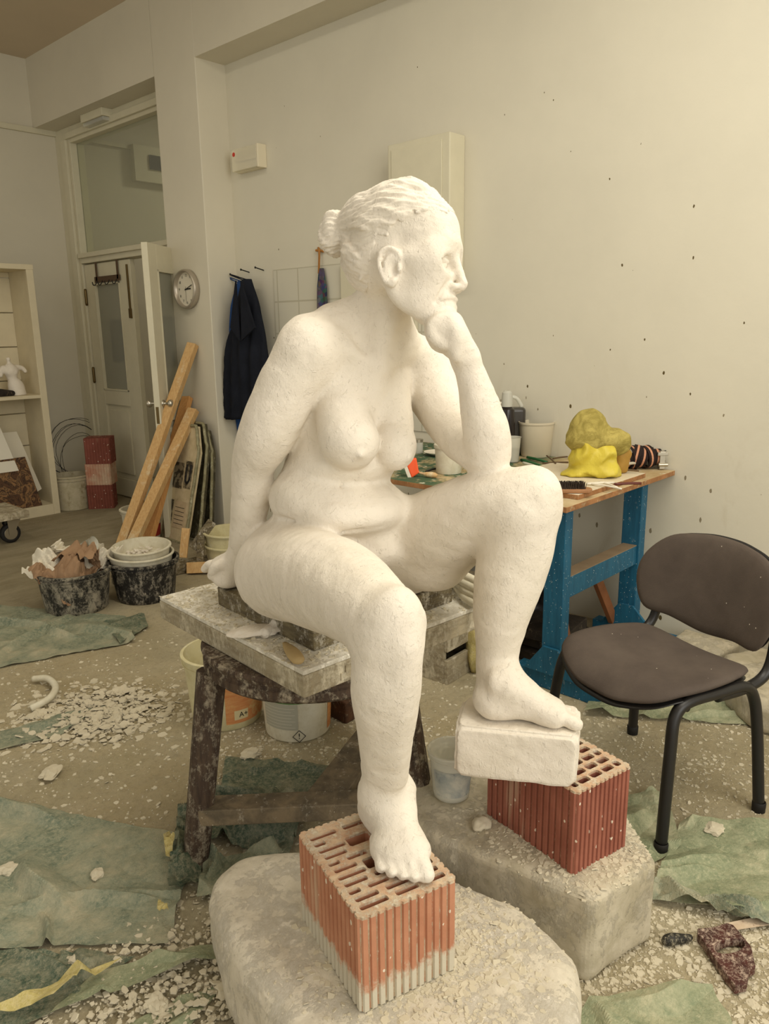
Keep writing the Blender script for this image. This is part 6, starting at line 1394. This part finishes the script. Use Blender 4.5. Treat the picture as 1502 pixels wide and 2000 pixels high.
    # ---------------- far (left) leg
    K = G()
    K.chain([A(795, 1068, 2.13), A(868, 1036, 2.00), A(945, 994, 1.88), A(1020, 984, 1.815)], [0.125, 0.119, 0.094, 0.088], 0.03)
    K.chain([A(1017, 1010, 1.815), A(1012, 1060, 1.83), A(994, 1130, 1.84), A(980, 1200, 1.85), A(972, 1262, 1.87), A(966, 1330, 1.885)], [0.088, 0.086, 0.083, 0.068, 0.054, 0.045], 0.03)
    K.ell(A(1052, 958, 1.785), (0.045, 0.045, 0.05), 0.04)
    K.ell(A(850, 1110, 2.04), (0.07, 0.07, 0.055), 0.05)
    foot(K, (1.392, 1.014), (0.50, -0.866), -1, 0.588, 1.0)
    # ---------------- near (right) arm, hand behind her on the plank
    R = G()
    R.chain([A(603, 690, 1.85), A(562, 758, 1.865), A(524, 842, 1.90), A(496, 905, 1.97), A(491, 968, 2.03), A(479, 1040, 2.10), A(467, 1092, 2.16)],
            [0.078, 0.0745, 0.071, 0.0555, 0.0525, 0.042, 0.033], 0.03)
    R.cone(A(467, 1092, 2.16), A(438, 1113, 2.20), 0.034, 0.043, 0.02)
    R.ell(A(448, 1128, 2.19), (0.046, 0.040, 0.030), 0.02)
    for i in range(4):
        o = np.array([-0.012, 0.0, 0])*i+np.array([0.030, 0.01, 0.0])
        b = A(432, 1112, 2.235)+o
        R.chain([b, b+np.array([0.012, 0.055, 0.0]), b+np.array([0.016, 0.09, -0.022])], [0.0145, 0.0125, 0.011], 0.006)
    R.chain([A(440, 1100, 2.16), A(421, 1108, 2.15), A(413, 1124, 2.17)], [0.018, 0.016, 0.013], 0.010)
    # ---------------- far (left) arm, elbow on the knee, fist under the chin
    Q = G()
    Q.chain([A(836, 738, 2.06), A(864, 798, 2.01), A(903, 858, 1.93), A(950, 893, 1.85)], [0.078, 0.068, 0.056, 0.050], 0.03)
    Q2 = G()
    Q2.chain([A(955, 886, 1.84), A(950, 848, 1.82), A(938, 798, 1.80), A(923, 742, 1.78), A(908, 697, 1.765)], [0.053, 0.056, 0.048, 0.036, 0.029], 0.03)
    Q2.chain([A(908, 697, 1.765), A(895, 665, 1.752), A(881, 634, 1.742)], [0.030, 0.030, 0.029], 0.02, squash=(_F, 1.3))
    Q2.ell(A(872, 640, 1.745), (0.030, 0.034, 0.030), 0.02)
    Q2.ell(A(866, 668, 1.765), (0.026, 0.034, 0.024), 0.02)
    for i in range(4):
        d = 1.716+0.020*i; r = (0.0125, 0.0145, 0.015, 0.0145)[i]; e = (6, 2, 0, 2)[i]
        Q2.chain([A(876, 618+e, d+0.004), A(858, 619+e, d), A(843, 636+e*.5, d), A(846, 658, d+0.002), A(862, 672, d+0.006)], [r*1.15, r*1.1, r*1.05, r, r*0.95], 0.010)
    Q2.chain([A(892, 690, 1.79), A(866, 676, 1.80), A(850, 660, 1.80)], [0.019, 0.015, 0.012], 0.01)   # thumb, far side
    Q2.ell(A(866, 644, 1.728), (0.026, 0.022, 0.026), 0.012)
    Q2.ell(A(890, 672, 1.715), (0.012, 0.012, 0.035), 0.03)
    Q.merge(Q2, 0.010)
    # ---------------- head, modelled in its own frame (millimetres: forward, her left, up)
    th = math.radians(23); o = np.array(at(790, 490, 1.80))
    hx = _R*math.cos(th)-_F*math.sin(th); hy = _R*math.sin(th)+_F*math.cos(th); hz = _U
    HM = np.array([hx, hy, hz])
    def h(x, y, z):
        if x > 60: x = 60+(x-60)*1.13      # the face is a little deeper than the cap
        return o+(hx*x+hy*y+hz*z)/1000.0
    def hp(px, py, y=0.0):      # point of the side view at lateral offset y
        r_ = _ray(px, py)/FPX; return _C+r_*((y/1000.0+(o-_C)@hy)/(r_@hy))
    def loc(p): d = (np.array(p)-o)*1000.0; return d@hx, d@hy, d@hz
    ex, _e, ez = loc(hp(866, 520, -33)); ex -= 15
    H = G(); E = lambda c, r, k=20, mode='add', M=None: H.ell(h(*c), [q/1000 for q in r], k/1000, mode, HM if M is None else M)
    C = lambda pts, rs, k=10, mode='add': H.chain(pts, [q/1000 for q in rs], k/1000, mode)
    E((-12, 0, 42), (113, 88, 116), 20)
    E((-55, 0, -18), (70, 76, 84), 40)
    E((62, 0, 28), (70, 76, 78), 30)
    E((58, 0, -45), (68, 68, 105), 30)
    for s in (-1, 1):
        C([h(110, 10*s, -6), h(106, 38*s, -6), h(86, 60*s, -18)], [14, 13, 11], 22)          # brow
        C([h(92, 50*s, -52), h(55, 68*s, -48), h(10, 76*s, -42)], [22, 14, 8], 44)       # cheek bone
        C([h(-14, 70*s, -60), h(2, 60*s, -118), h(48, 40*s, -152), h(84, 16*s, -166)], [12, 16, 19, 20], 46)   # jaw
        E((48, 37*s, -90), (50, 31, 54), 36)
        E((ex+24, 33*s, ez+4), (24, 25, 15), 16, 'sub')                                     # socket
    E((80, 0, -124), (35, 35, 40), 26)
    E((92, 0, -164), (24, 27, 21), 20)
    C([h(113, 0, -18), h(123, 0, -58), h(133, 0, -93)], [8.5, 10, 12], 12)
    E((124, 0, -103), (15, 15, 9), 8)
    for s in (-1, 1):
        E((116, 16*s, -102), (13, 9, 10), 6)
        E((126, 8*s, -112), (5, 4, 4), 3, 'sub')
        C([h(114, 27*s, -94), h(101, 37*s, -114), h(88, 42*s, -140)], [3.4, 4, 3], 9, 'sub')  # fold by the nose
        e = lambda x, y, z: h(ex+x, (33+y)*s, ez+z)
        E((ex, 33*s, ez), (15.5, 17, 15), 3)                                             # eyeball
        C([e(0, 20, -3), e(10, 12, 7), e(15, 0, 10), e(14, -12, 5), e(10, -19, -3)], [2.6, 3.2, 3.4, 3.0, 2.5], 3)
        C([e(0, 20, -3), e(9, 11, -8), e(13, 0, -10), e(13, -12, -7), e(10, -19, -3)], [2.3, 2.8, 3.0, 2.6, 2.5], 3)
        C([e(2, 20, -15), e(11, 4, -20), e(14, -13, -14)], [2.6, 2.8, 2.6], 6, 'sub')
        E((ex+15, 33*s, ez+1), (1.5, 5.5, 5.5), 2)
        C([e(2, 23, 17), e(14, 8, 20), e(20, -10, 15)], [2.6, 2.6, 2.6], 5, 'sub')
        C([e(4, 25, 10), e(13, 10, 14), e(17, -8, 11)], [3.0, 3.4, 3.0], 5)
    C([h(98, -29, -134), h(113, -14, -125), h(116, 0, -126), h(113, 14, -125), h(98, 29, -134)], [4, 6, 6, 6, 4], 7)
    C([h(99, -26, -139), h(111, -10, -143), h(111, 10, -143), h(99, 26, -139)], [3.5, 6.5, 6.5, 3.5], 7)
    C([h(97, -34, -138), h(117, -15, -133), h(122, 0, -134), h(117, 15, -133), h(97, 34, -138)], [2.4, 2.2, 2.2, 2.2, 2.4], 2.5, 'sub')
    E((110, 0, -154), (8, 18, 4), 8, 'sub')
    # ears: rim, plate, bowl, lobe
    for s in (-1, 1):
        def ep(px, py, y):
            a_, b_, c_ = loc(hp(px, py, -y)); return h(a_, y*s, c_)
        H.ell(ep(762, 523, 88), [0.024, 0.009, 0.042], 0.008, 'add', HM)
        H.ell(ep(769, 526, 98), [0.012, 0.012, 0.021], 0.005, 'sub', HM)
        C([ep(768, 550, 92), ep(757, 553, 94), ep(746, 538, 98), ep(740, 515, 101), ep(744, 495, 101), ep(757, 485, 98), ep(771, 489, 93), ep(781, 501, 89), ep(783, 512, 86)], [7, 6.5, 5.5, 5, 5.5, 5.5, 5.5, 5, 4], 4)
        C([ep(756, 544, 95), ep(751, 522, 99), ep(757, 504, 97), ep(767, 500, 93)], [3.2, 3.5, 3.2, 3], 4)
        C([ep(779, 520, 90), ep(780, 528, 90)], [5, 5], 4)
        C([ep(766, 556, 90), ep(771, 548, 88)], [7, 6], 6)
    T.merge(H, 0.020)
    # the pelvis meets the thighs in creases, arms meet the trunk at the armpits
    T.merge(K, 0.030); T.merge(L, 0.026); T.merge(R, 0.014); T.merge(Q, 0.012)
    # flatten what rests: seat on the plank, soles on brick and block
    V, F = T.mesh()
    V[:, 2] = np.where((V[:, 2] < 0.788) & (V[:, 1] > 1.28), 0.788+(V[:, 2]-0.788)*0.05, V[:, 2])
    m = (V[:, 2] < 0.446) & (V[:, 0] < 1.2); V[m, 2] = 0.446+(V[m, 2]-0.446)*0.1
    m = (V[:, 2] < 0.592) & (V[:, 0] > 1.3); V[m, 2] = 0.592+(V[m, 2]-0.592)*0.1
    # soften the sculpted limbs and trunk; head, hands and feet stay crisp
    W_ = ((V[:, 2] > 0.62) & (V[:, 2] < 1.40)).astype(float)*(1-(V[:, 1] > 1.70))*(1-((V[:, 0] > 1.3) & (V[:, 2] < 0.74)))
    W_[(V[:, 2] <= 0.795) & (V[:, 1] > 1.28)] = 0
    ed = np.concatenate([F[:, [0, 1]], F[:, [1, 2]], F[:, [2, 3]], F[:, [3, 0]]]); ed = np.concatenate([ed, ed[:, ::-1]]); cnt = np.bincount(ed[:, 0], minlength=len(V))[:, None]
    for _ in range(8):
        S = np.stack([np.bincount(ed[:, 0], weights=V[ed[:, 1], c], minlength=len(V)) for c in range(3)], 1)/np.maximum(cnt, 1)
        V = V+(S-V)*0.55*W_[:, None]
    V = relief(V, F, 0.0010)
    me = np_mesh('body', V-np.array(root.location), F)
    body = link('body', me, M_PLASTER, root)
    # ---------------- hair: cap, swept strands, bunched tail and bun
    h0 = h; xs2 = span(1.10, 1.66, 0.0034)
    zs2 = span(1.46, 1.93, 0.0030); ys2 = span(1.05, 1.62, 0.0034)
    g = Grid(xs2, ys2, zs2)
    def HE(c, r, k=12): g.ell(h(*c), [q/1000 for q in r], k/1000, 'add', HM)
    HE((-14, 0, 44), (116, 92, 119), 10); HE((-58, 0, -18), (72, 80, 88), 30); HE((62, 0, 30), (70.5, 79, 80), 20)
    rnd = random.Random(4)
    tail = (-112, 0, 52)
    for i in range(120):       # strands drawn back over the scalp to the tie
        a = rnd.uniform(-1.5, 1.5); st = rnd.uniform(0, 0.35)
        f0 = Vector((100-abs(a)*62, 84*math.sin(a), 70+40*math.cos(a)-abs(a)*36))
        pts = []
        for t in (st, st+0.2, st+0.4, st+0.62, min(1, st+0.85)):
            p = f0.lerp(Vector(tail), t); c0 = Vector((-14, 0, 40)); d = p-c0
            k0 = math.sqrt((d.x/116)**2+(d.y/92)**2+(d.z/119)**2); d = d/max(k0, 0.3)
            q = c0+d if t < 0.9 else p
            pts.append(h(q.x+rnd.uniform(-2, 2), q.y+rnd.uniform(-2, 2), q.z+rnd.uniform(-2, 2)))
        g.chain(pts, [0.0022, 0.0048, 0.0052, 0.0046, 0.003], 0.006)
    for i in range(150):       # side and nape hair combed up and back to the tie
        a = rnd.uniform(-1.25, 1.25); u = rnd.random()
        f0 = Vector((-60-60*math.cos(a)*u-10*u, 88*math.sin(a), -88+60*rnd.random()))
        if rnd.random() < 0.4: f0 = Vector((rnd.uniform(-60, 10), 84*(1 if a > 0 else -1), rnd.uniform(20, 70)))
        pts = []
        for t in (0, 0.25, 0.5, 0.75, 1.0):
            p = f0.lerp(Vector(tail), t); c0 = Vector((-40, 0, 12)); d = p-c0
            k0 = math.sqrt((d.x/103)**2+(d.y/92)**2+(d.z/114)**2); d = d/max(k0, 0.35); q = c0+d if t < 0.95 else p
            pts.append(h(q.x+rnd.uniform(-2, 2), q.y+rnd.uniform(-2, 2), q.z+rnd.uniform(-2, 2)))
        g.chain(pts, [0.0015, 0.0075, 0.0085, 0.007, 0.004], 0.004)
    # cut the cap along the hair line
    Xg, Yg, Zg = g.pts((slice(None),)*3)
    dx, dy, dz = Xg-o[0], Yg-o[1], Zg-o[2]
    lx = (dx*hx[0]+dy*hx[1]+dz*hx[2])*1000; ly = (dx*hy[0]+dy*hy[1]+dz*hy[2])*1000; lz = (dx*hz[0]+dy*hz[1]+dz*hz[2])*1000
    line = np.interp(lx, [-140, -62, -48, -30, -2, 20, 60, 130], [-92, -88, -20, 8, 18, 38, 56, 64])+6*np.sin(lx*0.16)+3*np.sin(lx*0.37+1)
    cut = (line-lz)/1000*0.75
    g.v = np.maximum(g.v, cut.astype(np.float32))
    def HC(pts, rs, k=0.008): g.chain(pts, [q/1000 for q in rs], k)
    # tail gathered at the nape side and the bun
    HC([hp(716, 432), hp(690, 446), hp(674, 450)], [62, 48, 34], 0.02)
    g.ell(hp(656, 456), [0.036, 0.046, 0.053], 0.006, 'add', HM)
    HC([hp(700, 470), hp(688, 520), hp(694, 548)], [34, 22, 13], 0.02)
    for i in range(26):
        a = rnd.uniform(0, 2*PI); b = rnd.uniform(0, 2*PI); c = hp(655, 455)
        vv = [Vector((math.cos(a+t), math.sin(b+0.6*t), math.sin(a+t))).normalized() for t in (0, 0.5, 1.0, 1.5)]
        pts = [c+(hx*q.x*0.036+hy*q.y*0.046+hz*q.z*0.053) for q in vv]
        g.chain(pts, [0.002, 0.006, 0.006, 0.002], 0.006)
    for i in range(14):
        yy = rnd.uniform(-34, 34)
        HC([hp(668+rnd.uniform(-4, 4), 455+rnd.uniform(-22, 25), yy*0.6), hp(690, 435+rnd.uniform(-15, 30), yy), hp(715, 425+rnd.uniform(-20, 60), yy*1.8)], [4, 6, 4], 0.006)
    for i in range(22):
        yy = rnd.uniform(-74, 10)
        HC([hp(735+rnd.uniform(-8, 8), 430+rnd.uniform(-20, 20), yy), hp(722+rnd.uniform(-10, 10), 490, yy), hp(706+rnd.uniform(-8, 10), 545, yy*0.8)], [3, 5, 3], 0.006)
    V, F = g.mesh()
    q = (V-o)*1000.0; qx, qy, qz = q@hx, q@hy, q@hz; ph = np.arctan2(qy, qz-52)
    comb = np.sin(ph*24+2.5*np.sin(qx*0.045)+1.5*np.sin(qz*0.06))*0.55+np.sin(ph*43+2*np.sin(qx*0.08+1))*0.3+np.sin(ph*71+3*np.sin(qx*0.06+qz*0.04))*0.25
    V = relief(V, F, 0.0016, 3.0, 0.0026*comb*np.clip((np.hypot(qy, qz-52)-10)/30, 0, 1))
    me = np_mesh('hair', V-np.array(root.location), F)
    hr = link('hair', me, M_PLASTER, root)
    # ---------------- the block cast under the left foot
    bm = BM(); z0, z1 = 0.456, 0.588
    q = [(1.450, 0.757), (1.596, 0.822), (1.395, 1.068), (1.306, 1.008)]
    q = [(1.452, 0.760), (1.597, 0.838), (1.452, 1.088), (1.307, 1.008)]
    hexa(bm, [(x-0.004, y, z0) for x, y in q]+[(x, y, z1) for x, y in q])
    bmesh.ops.recalc_face_normals(bm, faces=bm.faces)
    bmesh.ops.bevel(bm, geom=bm.edges[:], offset=0.008, segments=3, affect='EDGES')
    bmesh.ops.triangulate(bm, faces=bm.faces)
    for _ in range(5):
        bmesh.ops.subdivide_edges(bm, edges=[e for e in bm.edges if e.calc_length() > 0.012], cuts=1); bmesh.ops.triangulate(bm, faces=[f for f in bm.faces if len(f.verts) > 3])
    bm.normal_update()
    for _ in range(5): bmesh.ops.smooth_vert(bm, verts=bm.verts, factor=0.5, use_axis_x=True, use_axis_y=True, use_axis_z=True)
    bm.normal_update()
    for v in bm.verts: v.co += v.normal*(noise.noise(v.co*14)*0.004+noise.noise(v.co*45)*0.0016)
    bk = obj('foot_block', bm, M_PLASTER, root, smooth=True, world=True)
    return root
statue = build_statue()
